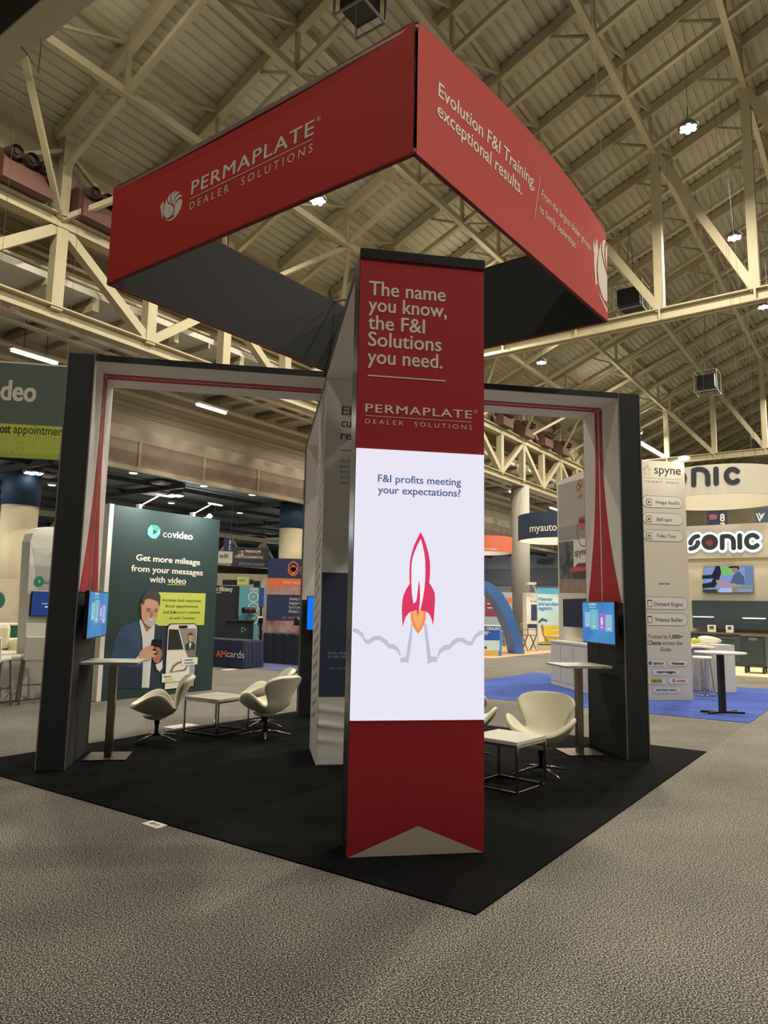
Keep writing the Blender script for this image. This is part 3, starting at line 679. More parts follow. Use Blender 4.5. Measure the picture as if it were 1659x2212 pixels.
A.text('From the largest dealer groups', h2(652, 872), h2(875, 1078), h2(652, 842), m_print, 0, 1); Hh = A.H
A.text('to family dealerships.', h2(650, 926), h2(812, 1078), None, m_print, -.002, 1, H=Hh)
zq = lambda x, y: (1255+x/10.53, 500+y/10.53)
for P_ in ([(195, 205), (185, 330), (205, 530), (222, 490), (215, 640), (240, 880), (278, 1250), (320, 1195), (295, 1000), (290, 750), (318, 470), (290, 290), (262, 175), (240, 330), (235, 400), (215, 290)],
           [(390, 245), (340, 430), (318, 650), (318, 900), (350, 1200), (420, 1430), (480, 1570), (530, 1612), (556, 1605), (556, 1030), (520, 930), (450, 730), (400, 520), (385, 380)],
           [(470, 203), (430, 230), (412, 330), (420, 480), (460, 660), (540, 900), (500, 720), (472, 540), (480, 350), (505, 225)],
           [(556, 315), (520, 350), (505, 450), (512, 600), (540, 800), (552, 900)],
           [(350, 1350), (400, 1530), (480, 1700), (556, 1865), (556, 1770), (490, 1660), (420, 1520)]):
    A.poly(Z(zq, P_), m_print, 1, 'logo')
A.done()
mb = MB()
for p in (N_, L_, R_, B_):
    mb.tube([p+ZZ*Z1, p+ZZ*(Z1+.5), p.lerp((N_+B_)/2, .1)+ZZ*15], .0025, 5)
mb.build('hanging_cable', m_greymetal, t)
mb = MB()
for p, q in ((L_, N_), (N_, R_), (R_, B_), (B_, L_)):
    mb.tube([p+ZZ*(Z1-.03), q+ZZ*(Z1-.03)], .02, 6); mb.tube([p+ZZ*(Z0+.03), q+ZZ*(Z0+.03)], .02, 6)
mb.tube([B_.lerp(L_, .08)+ZZ*(Z1+.02), B_.lerp(R_, .25)+ZZ*(Z1+.02)], .02, 6)
mb.build('tube_frame', m_trimw, t)

# ---- televisions on the archways
def tv(label, c, n_, w_, h_, scr, off, parent_plane_art=None, m_scr=None, arm=True):
    n_ = Vector(n_).normalized(); F = Face(c, n_); t = thing('television', label, 'television', c)
    def pb(mb, a0, b0, h0, a1, b1, h1):
        return mb.hexa([F.w(a0, b0, h0), F.w(a1, b0, h0), F.w(a1, b0, h1), F.w(a0, b0, h1), F.w(a0, b1, h0), F.w(a1, b1, h0), F.w(a1, b1, h1), F.w(a0, b1, h1)])
    pb(MB(), -w_/2, -h_/2, -.045, w_/2, h_/2, 0).build('case', m_blk, t, bevel=.006)
    if arm: pb(MB(), -.12, -.12, -off, .12, .12, -.045).build('wall_mount', m_darkmetal, t)
    s = pb(MB(), -w_/2+.012, -h_/2+.014, 0, w_/2-.012, h_/2-.012, .002).build('screen', m_scr, t)
    return t, s, F
def blue_screen(name, c0, c1):
    M = mat(name, c0, emit=.9); nt = M.node_tree; b = nt.nodes['Principled BSDF']
    tc = nt.nodes.new('ShaderNodeTexCoord'); n = nt.nodes.new('ShaderNodeTexNoise'); n.inputs['Scale'].default_value = 2.2; n.inputs['Detail'].default_value = 1
    r = nt.nodes.new('ShaderNodeValToRGB'); r.color_ramp.elements[0].position = .35; r.color_ramp.elements[1].position = .65
    r.color_ramp.elements[0].color = L(c0); r.color_ramp.elements[1].color = L(c1)
    nt.links.new(tc.outputs['Object'], n.inputs['Vector']); nt.links.new(n.outputs['Fac'], r.inputs['Fac']); nt.links.new(r.outputs['Color'], b.inputs['Emission Color'])
    return M
m_scrA = blue_screen('screen_blue', (70, 128, 196), (80, 150, 208)); m_g = mat('screen_mint', (112, 196, 206), emit=.9); m_v = mat('screen_violet', (176, 112, 214), emit=.9); m_g2 = mat('screen_sky', (150, 196, 222), emit=.9); m_wsc = mat('screen_white', (226, 236, 246), emit=.9)
def ui(F, s):
    A = Art(F, s, .0028)
    for a, b, w_, h_, m in ((-.36, -.06, .15, .19, m_g2), (-.21, -.09, .22, .25, m_g), (.03, -.085, .16, .2, m_v), (.2, -.10, .17, .2, m_g2)):
        A.polyab([(a, b), (a+w_, b), (a+w_, b+h_), (a, b+h_)], m, 1, 'tile')
        A.polyab([(a+w_*.35, b+h_*.3), (a+w_*.65, b+h_*.3), (a+w_*.65, b+h_*.75), (a+w_*.35, b+h_*.75)], m_wsc if m is m_v else m_g2, 2, 'icon')
        A.polyab([(a+w_*.35, b+h_*.12), (a+w_*.65, b+h_*.12), (a+w_*.65, b+h_*.2), (a+w_*.35, b+h_*.2)], m_wsc, 2, 'icon')
    for b in (.045, .075, .09): A.polyab([(-.24, .18+b-.045), (-.04, .18+b-.045), (-.04, .195+b-.045), (-.24, .195+b-.045)], m_g2, 1, 'caption')
    A.done()
t, s, F = tv('television with blue menu screen on the left archway column', (-3.03, .03, 1.58), (1, 0, 0), .98, .51, None, .118, m_scr=m_scrA); ui(F, s)
t, s, F = tv('television with blue menu screen on the right archway column', (2.87, -.06, 1.58), (-1, 0, 0), .87, .52, None, .148, m_scr=m_scrA); ui(F, s)
m_scrB = mat('screen_pure_blue', (16, 122, 250), emit=.95)
t, s, F = tv('television with plain bright blue screen on the rear archway', (-.06, 3.10, 1.61), (0, -1, 0), .92, .54, None, .10, m_scr=m_scrB)

# ================================================================== FURNITURE OF THE BOOTH
def swan(name, label, loc, rz_, group=None):
    t = thing(name, label, 'chair', loc, rz_, group)          # faces local +x
    M = WM[t]
    ST = [(.36, .435, .09, .0, 0), (.31, .42, .20, .03, .0), (.22, .372, .305, .15, .0), (.11, .342, .36, .245, .0), (0, .325, .37, .285, .0), (-.09, .325, .33, .225, .0), (-.15, .35, .255, .085, .0),
          (-.195, .42, .20, .0, .02), (-.24, .505, .215, .0, .05), (-.28, .585, .265, .0, .085), (-.32, .66, .315, .0, .10), (-.355, .73, .325, .0, .09), (-.385, .78, .26, .0, .055), (-.40, .80, .14, 0, .02)]
    nu = 12; vs = []
    for f, z, w_, lift, wrap in ST:
        for j in range(nu+1):
            x = -1+2*j/nu; back = z > .42
            vs.append(M @ Vector((f+wrap*abs(x)**2*(1 if back else 0), w_*math.sin(x*math.pi/2*.999)*(1) if False else w_*x, z+lift*abs(x)**3)))
    mb = MB(); mb.add(vs, [(i*(nu+1)+j, i*(nu+1)+j+1, (i+1)*(nu+1)+j+1, (i+1)*(nu+1)+j) for i in range(len(ST)-1) for j in range(nu)])
    o = mb.build('shell', m_cream, t, smooth=True, sub=2, fixn=False); k = o.modifiers.new('Solidify', 'SOLIDIFY'); k.thickness = .058; k.offset = 0
    o.modifiers.move(1, 0)
    mb = MB(); mb.lathe([(.001, .255), (.08, .258), (.13, .275), (.16, .30)], M @ Vector((.05, 0, 0)), 20); mb.build('seat_pan', m_cream, t, smooth=True)
    mb = MB(); mb.tube([M @ Vector((.03, 0, .06)), M @ Vector((.03, 0, .20)), M @ Vector((.03, 0, .20)), M @ Vector((.03, 0, .33))], [.024, .024, .032, .032], 14); mb.build('stem', m_darkmetal, t, smooth=True)
    for k in range(4):
        a = math.pi/4+k*math.pi/2; dx, dy = math.cos(a), math.sin(a)
        mb = MB(); mb.tube([M @ Vector((.03+dx*.02, dy*.02, .075)), M @ Vector((.03+dx*.16, dy*.16, .06)), M @ Vector((.03+dx*.34, dy*.34, .02))], [.017, .014, .010], 8); mb.build('leg', m_chrome, t, smooth=True)
    return t
def face_dir(x, y): return math.atan2(y, x)
G0 = .011
c1 = swan('lounge_chair', 'cream swan lounge chair beside the left bar table, seen from its side', Gz(342, 1601)+ZZ*G0, face_dir(-1, -.12), 'cream lounge chairs')
def swan_at(u, v, dx, dy, label): return copy_thing(c1, Gz(u, v)+ZZ*G0, face_dir(dx, dy), label)
swan_at(576, 1593, -.62, .62, 'cream swan lounge chair seen from behind, beside the left coffee table')
swan_at(572, 1570, -1, -.1, 'cream swan lounge chair farthest back, partly hidden behind another')
swan_at(1170, 1673, -.55, -.83, 'cream swan lounge chair facing front beside the right coffee table')
swan_at(1004, 1640, .5, .86, 'cream swan lounge chair almost hidden behind the screen tower')
def coffee(pts, ztop, label):
    c = (pts[0]+pts[1]+pts[2]+pts[3])/4
    t = thing('coffee_table', label, 'table', (c.x, c.y, G0))
    mb = MB(); mb.hexa([Vector((p.x, p.y, ztop-.035)) for p in pts]+[Vector((p.x, p.y, ztop)) for p in pts]); mb.build('table_top', m_whitetop, t, bevel=.004)
    q = [c.lerp(p, .97) for p in pts]
    for p in q: MB().bar((p.x, p.y, G0), (p.x, p.y, ztop-.036), .022, .022).build('leg', m_chrome, t)
    for zz, nm_ in ((G0+.011, 'floor_frame'), (ztop-.047, 'top_frame')):
        mb = MB()
        for i in range(4):
            a, b = q[i], q[(i+1) % 4]; mb.bar((a.x, a.y, zz), (b.x, b.y, zz), .02, .02)
        mb.build(nm_, m_chrome, t)
def square(front, right):                                       # complete a square from its front and right corners
    e = right-front; f = Vector((-e.y, e.x, 0)); return [front, right, right+f, front+f]
fr, rg = Gz(468.5, 1594), Gz(536.5, 1580)
coffee(square(fr, rg), .485, 'square white coffee table with thin chrome frame, left side of the booth')
fr, rg = Gz(1117.7, 1721), Gz(1180.5, 1699)
coffee(square(fr, rg), .485, 'square white coffee table with thin chrome frame, right of the screen tower')
def bar_table(pts, base, label, mt=None):
    c = (pts[0]+pts[1]+pts[2]+pts[3])/4; cb = (base[0]+base[1]+base[2]+base[3])/4
    t = thing('bar_table', label, 'table', (cb.x, cb.y, G0)); zt = pts[0].z
    mb = MB(); mb.hexa([Vector((cb.x, cb.y, 0))+ (p-c)*.965+ZZ*(zt-.028-(p-c).z) for p in pts]+[Vector((cb.x+(p-c).x, cb.y+(p-c).y, zt)) for p in pts]); mb.build('table_top', mt or m_whitetop, t)
    MB().box(cb.x-.04, cb.y-.04, G0+.012, cb.x+.04, cb.y+.04, zt-.028).build('post', m_brushed, t, bevel=.004)
    mb = MB(); mb.hexa([Vector((p.x, p.y, G0)) for p in base]+[Vector((p.x, p.y, G0+.012)) for p in base]); mb.build('base_plate', m_brushed, t)
def sq(c, w_, z): return [Vector((c.x+i*w_/2, c.y+j*w_/2, z)) for i, j in ((-1, -1), (1, -1), (1, 1), (-1, 1))]
c = (Gz(176, 1646)+Gz(200, 1628)+Gz(285.7, 1628)+Gz(269.7, 1647))/4
bar_table(sq(c, .61, 1.065), sq(c, .45, 0), 'square white bar table with steel post beside the left archway column')
c = (Gz(1200, 1619)+Gz(1231.6, 1637)+Gz(1305, 1635.7)+Gz(1274.7, 1619))/4
bar_table(sq(c, .61, 1.065), sq(c, .45, 0), 'square bar table with steel post beside the right archway column')

# ================================================================== DARK GREEN BOOTH AT LEFT
m_green = mat('dark_green_print', (36, 60, 60), .6); m_lime = mat('lime_print', (206, 218, 92), .7); m_teal = mat('teal_print', (112, 214, 190), .6); m_teald = mat('deep_teal_print', (60, 150, 132), .6)
m_ink = mat('ink_print', (48, 58, 52), .7)
t = thing('display_wall', 'dark green printed display wall with a smiling man holding a phone', 'display wall', D(2.1, 6.5, 0))
mb = MB(); mb.dbox(.83, 6.4, .005, 3.36, 6.72, 3.49); mb.build('panel', m_green, t)
mb = MB(); mb.dbox(.74, 6.395, .005, .829, 6.72, 3.5); mb.build('side_panel', m_whitep, t)
F = Face(D(2.1, 6.4, 0), -dS); A = Art(F, t, .003)
k1 = lambda x, y: (x/3.318, 700+y/3.318); k2 = lambda x, y: (x/3.318, 1100+y/3.318); k8 = lambda x, y: (230+x/7.541, 1260+y/7.541)
A.poly(Z(k2, [(1083, 112), (1125, 115), (1149, 142), (1146, 178), (1118, 212), (1085, 208), (1058, 180), (1060, 140)]), m_teal, 1, 'logo')
A.poly(Z(k2, [(1083, 112), (1125, 115), (1149, 142), (1125, 160), (1098, 145)]), m_teald, 2, 'logo')
A.poly(Z(k2, [(1098, 145), (1125, 163), (1096, 182)]), m_green, 3, 'logo')
A.text('co', k2(1167, 200), k2(1232, 205), k2(1167, 167), m_print, 0, 1, ref='x'); A.text('video', k2(1233, 206), k2(1381, 217), k2(1233, 165), m_print, .03, 1, ref='x', H=A.H)
A.text('Get more mileage', k2(973, 368), k2(1433, 398), k2(973, 325), m_print, .028, 1); Hh = A.H
A.text('from your messages', k2(938, 448), k2(1453, 470), None, m_print, .028, 1, H=Hh)
A.text('with video', k2(1070, 524), k2(1333, 533), None, m_print, .028, 1, H=Hh)
A.poly(Z(k2, [(1198, 537), (1330, 541), (1330, 546), (1198, 542)]), m_lime, 1, 'rule')
A.poly(Z(k2, [(1135, 595), (1474, 603), (1462, 830), (1115, 836), (1105, 820)]), m_lime, 1, 'speech_panel')
A.text('Increase lead responses.', k8(912, 292), k8(1547, 305), k8(912, 247), m_ink, 0, 1, k=2); Hh = A.H
A.text('Boost appointments.', k8(958, 390), k8(1497, 395), None, m_ink, 0, 1, k=2, H=Hh)
A.text('Sell', k8(922, 490), k8(1022, 492), None, m_ink, 0, 1, k=2, H=Hh); A.text('2.4x', k8(1035, 490), k8(1145, 492), None, m_ink, .03, 1, k=2, H=Hh); A.text('more vehicles', k8(1165, 490), k8(1520, 493), None, m_ink, 0, 1, k=2, H=Hh)
A.text('- all with Covideo.', k8(985, 587), k8(1445, 583), None, m_ink, 0, 1, k=2, H=Hh)
m_jac = mat('jacket_blue', (48, 76, 112), .7); m_jac2 = mat('jacket_dark', (30, 48, 68), .7); m_skin = mat('print_skin', (206, 160, 130), .6); m_skin2 = mat('print_skin_dark', (166, 116, 92), .6); m_hair = mat('print_hair', (64, 62, 62), .7); m_beard = mat('print_beard', (186, 182, 176), .7); m_shirt = mat('print_shirt', (216, 220, 218), .7)
nm = 'printed_man'
A.poly(Z(k8, [(540, 610), (280, 690), (190, 780), (130, 950), (70, 1200), (30, 1500), (60, 1700), (560, 1720), (760, 1720), (860, 1600), (900, 1350), (960, 1250), (985, 1050), (970, 760), (790, 660), (700, 700)]), m_jac, 1, nm)
A.poly(Z(k8, [(770, 650), (970, 750), (985, 1050), (960, 1250), (890, 1450), (840, 1720), (700, 1720), (730, 1200), (765, 900)]), m_jac2, 2, nm)
A.poly(Z(k8, [(200, 1330), (450, 1370), (600, 1350), (560, 1720), (60, 1700)]), m_jac2, 2, nm)
A.poly(Z(k8, [(540, 580), (535, 640), (580, 900), (590, 1250), (570, 1700), (690, 1700), (720, 1300), (770, 900), (785, 640), (720, 700), (640, 690)]), m_shirt, 3, nm)
A.poly(Z(k8, [(560, 520), (570, 600), (650, 790), (700, 740), (790, 640), (760, 560)]), m_skin2, 4, nm)
A.poly(Z(k8, [(555, 330), (555, 450), (565, 560), (600, 640), (660, 700), (720, 710), (770, 650), (810, 560), (835, 450), (855, 340), (830, 260), (700, 230), (600, 270)]), m_skin, 5, nm)
A.poly(Z(k8, [(545, 330), (550, 460), (575, 470), (580, 340)]), m_skin2, 6, nm)
A.poly(Z(k8, [(565, 330), (570, 250), (620, 170), (680, 110), (740, 105), (830, 140), (870, 210), (865, 300), (850, 380), (835, 290), (760, 260), (690, 235), (620, 260), (600, 340)]), m_hair, 7, nm)
A.poly(Z(k8, [(590, 590), (640, 600), (660, 560), (760, 555), (800, 560), (775, 650), (720, 712), (660, 700), (615, 660)]), m_beard, 6, nm)
A.poly(Z(k8, [(655, 565), (700, 590), (745, 585), (765, 565), (730, 610), (690, 612)]), m_print, 7, nm)
for a in ([(625, 425), (660, 405), (710, 415), (710, 428), (660, 420)], [(760, 425), (800, 412), (830, 420), (830, 432), (795, 425)], [(650, 445), (700, 440), (700, 452), (655, 456)], [(770, 448), (815, 445), (815, 456), (775, 458)]): A.poly(Z(k8, a), m_hair, 8, nm)
A.poly(Z(k8, [(735, 430), (750, 520), (725, 545), (700, 535)]), m_skin2, 7, nm)
A.poly(Z(k8, [(735, 920), (760, 912), (890, 915), (895, 960), (870, 1140), (815, 1150), (715, 1020)]), m_blk, 6, nm)
A.poly(Z(k8, [(600, 1050), (680, 1015), (760, 1020), (770, 1060), (690, 1090), (800, 1100), (810, 1130), (740, 1150), (800, 1170), (795, 1200), (720, 1210), (700, 1250), (540, 1250), (500, 1190), (540, 1110)]), m_skin, 7, nm)
A.poly(Z(k8, [(775, 1040), (830, 1035), (890, 1090), (900, 1150), (870, 1230), (840, 1310), (770, 1290), (740, 1220), (800, 1160), (830, 1120), (790, 1080)]), m_skin2, 7, nm)
A.poly(Z(k8, [(470, 1225), (500, 1180), (560, 1260), (540, 1300), (470, 1290)]), m_shirt, 7, nm)
A.poly(Z(k8, [(790, 1320), (870, 1290), (900, 1240), (905, 1370), (860, 1440), (810, 1400)]), m_shirt, 6, nm)
nm = 'printed_phone'
A.poly(Z(k8, [(1040, 655), (1430, 650), (1480, 700), (1490, 760), (1430, 1680), (925, 1740), (980, 740), (1000, 680)]), m_blk, 3, nm)
A.poly(Z(k8, [(1050, 668), (1425, 664), (1462, 705), (1472, 760), (1412, 1670), (942, 1728), (996, 745), (1012, 695)]), m_print, 4, nm)
A.poly(Z(k8, [(1012, 745), (1165, 755), (1245, 1075), (990, 1085)]), m_darkmetal, 5, nm)
A.poly(Z(k8, [(1185, 735), (1460, 735), (1448, 1200), (1320, 1200), (1270, 1080)]), mat('print_grey', (150, 146, 140), .7), 5, nm)
A.poly(Z(k8, [(1275, 1000), (1330, 960), (1400, 955), (1435, 1000), (1430, 1080), (1285, 1085)]), m_jac2, 6, nm)
A.poly(Z(k8, [(1320, 850), (1350, 815), (1390, 830), (1395, 900), (1360, 960), (1325, 920)]), m_skin, 7, nm)
A.poly(Z(k8, [(1318, 860), (1325, 815), (1360, 800), (1395, 825), (1395, 850), (1350, 835)]), m_hair, 8, nm)
A.poly(Z(k8, [(1330, 980), (1360, 960), (1375, 985), (1345, 1080)]), m_shirt, 7, nm)
A.poly(Z(k8, [(1290, 1090), (1450, 1080), (1446, 1200), (1340, 1200)]), m_greymetal, 6, nm)
A.poly(Z(k8, [(1175, 688), (1305, 686), (1315, 705), (1300, 728), (1180, 730), (1170, 708)]), m_blk, 6, nm)
A.poly(Z(k8, [(1015, 1455), (1070, 1340), (1150, 1280), (1290, 1260), (1310, 1360), (1280, 1420), (1060, 1450)]), m_greymetal, 5, nm)
A.poly(Z(k8, [(1060, 1440), (1090, 1370), (1160, 1310), (1280, 1290), (1295, 1350), (1250, 1400)]), m_print, 6, nm)
A.poly(Z(k8, [(1350, 1340), (1425, 1330), (1412, 1660), (1340, 1680)]), mat('print_sky', (150, 166, 176), .7), 5, nm)
A.poly(Z(k8, [(1215, 1215), (1475, 1200), (1470, 1320), (1205, 1335)]), m_whitep, 7, 'caption_card'); A.poly(Z(k8, [(895, 1475), (1300, 1452), (1290, 1585), (888, 1615)]), m_whitep, 7, 'caption_card')
for x0, y0, x1 in ((1260, 1248, 1390), (1260, 1295, 1410), (920, 1520, 1040)): A.poly(Z(k8, [(x0, y0-4), (x1, y0-8), (x1, y0+4), (x0, y0+8)]), m_ink, 8, 'caption_text')
A.poly(Z(k8, [(945, 1555), (1078, 1545), (1076, 1570), (943, 1583)]), m_lime, 8, 'caption_text')
A.done()
def arm_lamp(u, v, s, label, lit=False, w_=.30):
    p = Sp(u, v, s); p.z = 3.54; q = p+D(.30, -.22, .24)
    t = thing('arm_light', label, 'lamp', p)
    mb = MB(); mb.bar(p-ZZ*.047, p+ZZ*.04, .1, .06); mb.build('clamp', m_whitep, t)
    mb = MB(); mb.tube([p, q], .014, 8); mb.build('arm', m_whitep, t)
    mb = MB(); mb.hexa([q+D(o[0]*.55, o[1]*.7, o[2]*.7) for o in ((-.1, .1, 0), (-.1, -.18, -.06), (.35, -.18, -.06), (.35, .1, 0), (-.1, .1, .05), (-.1, -.18, -.01), (.35, -.18, -.01), (.35, .1, .05))]); mb.build('head', m_whitep, t, bevel=.01)
    mb = MB(); mb.add([q+D(o[0]*.55, o[1]*.7, o[2]*.7) for o in ((-.06, .08, -.012), (-.06, -.15, -.062), (.31, -.15, -.062), (.31, .08, -.012))], [(0, 1, 2, 3)]); mb.build('lens', m_glow if lit else m_print, t)
arm_lamp(300, 1097, 6.5, 'left white arm lamp on top of the dark green wall')
arm_lamp(416, 1112, 6.5, 'right white arm lamp on top of the dark green wall')
pl = Sp(436, 1116, 6.6); pl.z = 3.495; t = thing('spot_light', 'lit spot lamp on top of the dark green wall, right end', 'lamp', pl)
mb = MB(); mb.tube([pl, pl+D(.12, -.1, .06)], .012, 8); mb.build('arm', m_whitep, t); mb = MB(); q = pl+D(.12, -.1, .06)
mb.lathe([(.01, -.04), (.05, -.03), (.06, .01), (.02, .05)], q, 14); mb.build('bulb', m_glow, t, smooth=True)
def aim(name, p, tgt, size, power, col):
    o = area(name, p, size, power, col); o.rotation_euler = (Vector(tgt)-Vector(p)).to_track_quat('-Z', 'Y').to_euler(); return o
for d_ in (1.4, 2.75): aim('arm_light_source', D(d_, 5.9, 3.75), D(d_, 6.4, 1.9), .2, 26, (1, .96, .88))
# hanging header left of the archway
m_hgreen = mat('header_green', (98, 114, 104), .7)
t = thing('header_sign', 'grey green overhead sign with a lime strip at the left edge', 'sign', (-6.6, 5.3, 4.4)); F = Face((-6.6, 5.3, 0), (0, -1, 0))
(a0, b1), (a1, b0) = F.px((-70, 778)), F.px((156, 982)); bl = F.px((70, 918))[1]
def facebox(F, a0, b0, a1, b1, h0, h1): return MB().hexa([F.w(a0, b0, h0), F.w(a1, b0, h0), F.w(a1, b0, h1), F.w(a0, b0, h1), F.w(a0, b1, h0), F.w(a1, b1, h0), F.w(a1, b1, h1), F.w(a0, b1, h1)])
facebox(F, a0, bl, a1, b1, -.6, 0).build('panel', m_hgreen, t); facebox(F, a0, b0, a1, bl-.002, -.6, 0).build('lime_panel', mat('lime_board', (200, 214, 84), .7), t)
facebox(F, a0, b1, a1, b1+.03, -.6, .005).build('top_rim', m_whitep, t)
A = Art(F, t, .004); k = k1
A.text('deo', k(-2, 545), k(257, 552), k(100, 475), m_print, .035, 1, ref='x', H=.245)
m_lt = mat('lime_pale', (196, 214, 120), .7)
A.text('ost', k(-2, 778), k(75, 781), None, m_ink, .03, 1, H=.16); A.text('appointments', k(95, 784), k(500, 800), None, m_ink, 0, 1, H=.16)
for i in range(3):
    A.text('ost', k(-2, 832+46*i), k(70, 834+46*i), None, m_lt, .02, 1, H=.15); A.text('appointments', k(90, 835+46*i), k(490, 850+46*i), None, m_lt, 0, 1, H=.15)
A.done()
mb = MB()
for a in (a0+.3, a1-.3): mb.tube([F.w(a, b1, -.3), F.w(a, 12.5, -.3)], .004, 5)
mb.build('hanging_cable', m_greymetal, t)
# white arched tower with screen
t = thing('arch_tower', 'white round-cornered tower with teal octagon logo behind the left column', 'display tower', D(1.2, 8.4, 0)); F = Face(D(1.2, 8.2, 0), -dS)
za = lambda x, y: (x/5.82, 1180+y/5.82)
pts = [(50, 1500), (61, 1260), (66, 1170), (72, 1152), (84, 1142), (100, 1138), (180, 1140), (180, 1500)]
P3 = [F.w(*F.px(p)) for p in pts]; P3[0].z = .005; P3[-1].z = .005
mb = MB(); mb.prism(P3, dS*.3); mb.build('panel', m_whitep, t)
A = Art(F, t, .004); pgs = [mat('facet_grey%d' % i, c, .7) for i, c in enumerate(((206, 206, 206), (218, 218, 216), (196, 198, 200)))]
A.poly(Z(za, [(400, 15), (690, 35), (590, 110)]), pgs[1], 1, 'facet'); A.poly(Z(za, [(400, 15), (590, 110), (440, 250), (430, 130)]), pgs[0], 1, 'facet'); A.poly(Z(za, [(590, 110), (690, 35), (690, 540), (480, 540), (440, 250)]), pgs[2], 1, 'facet')
A.disc(za(490, 442), .105, m_teald, 2, 'logo', 8, t0=.39); A.poly(Z(za, [(480, 420), (510, 443), (480, 465)]), m_print, 3, 'logo'); A.text('covideo', za(560, 475), za(790, 480), None, mg, 0, 1, H=.09, k=2); A.done()
(q0, b0), (q1, b1) = F.px(za(352, 880)), F.px(za(900, 582)); 
tt, s, FF = tv('television with dark blue screen on the white round-cornered tower', F.w((q0+q1)/2, (b0+b1)/2, .07), -dS, q1-q0, b1-b0, None, .07, m_scr=mat('screen_navy', (44, 66, 124), emit=.9))
A = Art(FF, s, .004); A.rect(97, 1309.5, 107, 1312.5, m_wsc, 1, 'button'); A.rect(90, 1303, 107, 1305, m_g2, 1, 'caption'); A.done()
# counter, armchair, bar stools, back panel
mb_ = lambda: MB()
def front_counter(u0, u1, vt, vb, s, dep, label, m1, m2):
    a = Sp(u0, vb, s); b = Sp(u1, vb, s); zt = Sp((u0+u1)/2, vt, s).z; d0, d1_ = ds(a)[0], ds(b)[0]
    t = thing('counter', label, 'counter', D((d0+d1_)/2, s+dep/2, 0))
    MB().dbox(d0, s, .01, d1_, s+dep, zt-.05).build('body', m1, t); MB().dbox(d0-.03, s-.03, zt-.05, d1_+.03, s+dep+.03, zt).build('worktop', m2, t, bevel=.008); return zt
front_counter(2, 92, 1418, 1500, 7.5, .6, 'white bar counter behind the white bar stools at the left edge', m_whitep, m_whitetop)
t = thing('armchair', 'cream armchair behind the white counter at the left edge', 'chair', D(.2, 9.2, 0))
MB().dbox(-.9, 8.8, .1, 1.0, 9.7, .75).build('seat', m_cream, t, bevel=.08); MB().dbox(-.8, 9.4, .76, .75, 9.75, 1.28).build('backrest', m_cream, t, bevel=.1); MB().dbox(.72, 8.8, .1, 1.06, 9.7, .98).build('armrest', m_cream, t, bevel=.08)
front_counter(-60, 50, 1347, 1440, 11.5, .6, 'dark green counter with white top at the left edge', mat('booth_green', (40, 96, 76), .6), m_whitetop)
t = thing('back_panel', 'linen coloured back panel with a green circle at the left edge', 'display wall', D(-1, 12.6, 0)); F = Face(D(-1, 12.5, 0), -dS)
(a0, _), (a1, b1) = F.px((-120, 1300)), F.px((56, 1252)); facebox(F, a0, .01, a1, b1, -.1, 0).build('panel', mat('linen', (206, 194, 170), .85, noise=.12, scale=6), t)
facebox(F, a1-.06, 0.01, a1, b1, .0, .04).build('edge_pole', m_darkmetal, t)
A = Art(F, t, .005); A.disc((-9, 1297), .22, mat('booth_green', (40, 96, 76)), 1, 'circle_print'); A.done()
def bar_stool(p, rz_, label, group='white bar stools'):
    t = thing('bar_stool', label, 'stool', p, rz_, group); M = WM[t]
    def T(x, y, z): return M @ Vector((x, y, z))
    def hx(mb, x0, y0, z0, x1, y1, z1, lean=0): return mb.hexa([T(x0, y0, z0), T(x1, y0, z0), T(x1, y1, z0), T(x0, y1, z0), T(x0+lean, y0, z1), T(x1+lean, y0, z1), T(x1+lean, y1, z1), T(x0+lean, y1, z1)])
    hx(MB(), -.2, -.2, .74, .2, .2, .81).build('seat', m_whitep, t, bevel=.02); hx(MB(), -.22, -.2, .72, -.17, .2, 1.13, -.06).build('backrest', m_whitep, t, bevel=.02)
    for i in (-1, 1):
        for j in (-1, 1): MB().bar(T(i*.18, j*.18, .75), T(i*.24, j*.22, .0), .03).build('leg', m_brushed, t)
    mb = MB(); mb.bar(T(-.22, -.2, .3), T(.22, -.2, .3), .02); mb.bar(T(-.22, .2, .3), T(.22, .2, .3), .02); mb.bar(T(.215, -.2, .28), T(.215, .2, .28), .02); mb.build('foot_rail', m_brushed, t); return t
b1_ = bar_stool(Gz(68, 1518), face_dir(-.4, 1), 'white bar stool standing beside the left archway column')
copy_thing(b1_, Gz(-22, 1528), face_dir(.1, 1), 'white bar stool cut by the left edge of the photo')
# distant odds beyond at far left
t = thing('banner', 'distant dark red banner at the left edge', 'banner', D(14, 38, 0)); F = Face(Sp(21, 1230, 36), -dS); facebox(F, -.35, -1.2, .55, 1.0, -.05, 0).build('panel', mat('maroon', (128, 36, 44), .7), t); facebox(F, -.3, -5, -.24, -1.2, -.05, 0).build('pole', m_darkmetal, t)

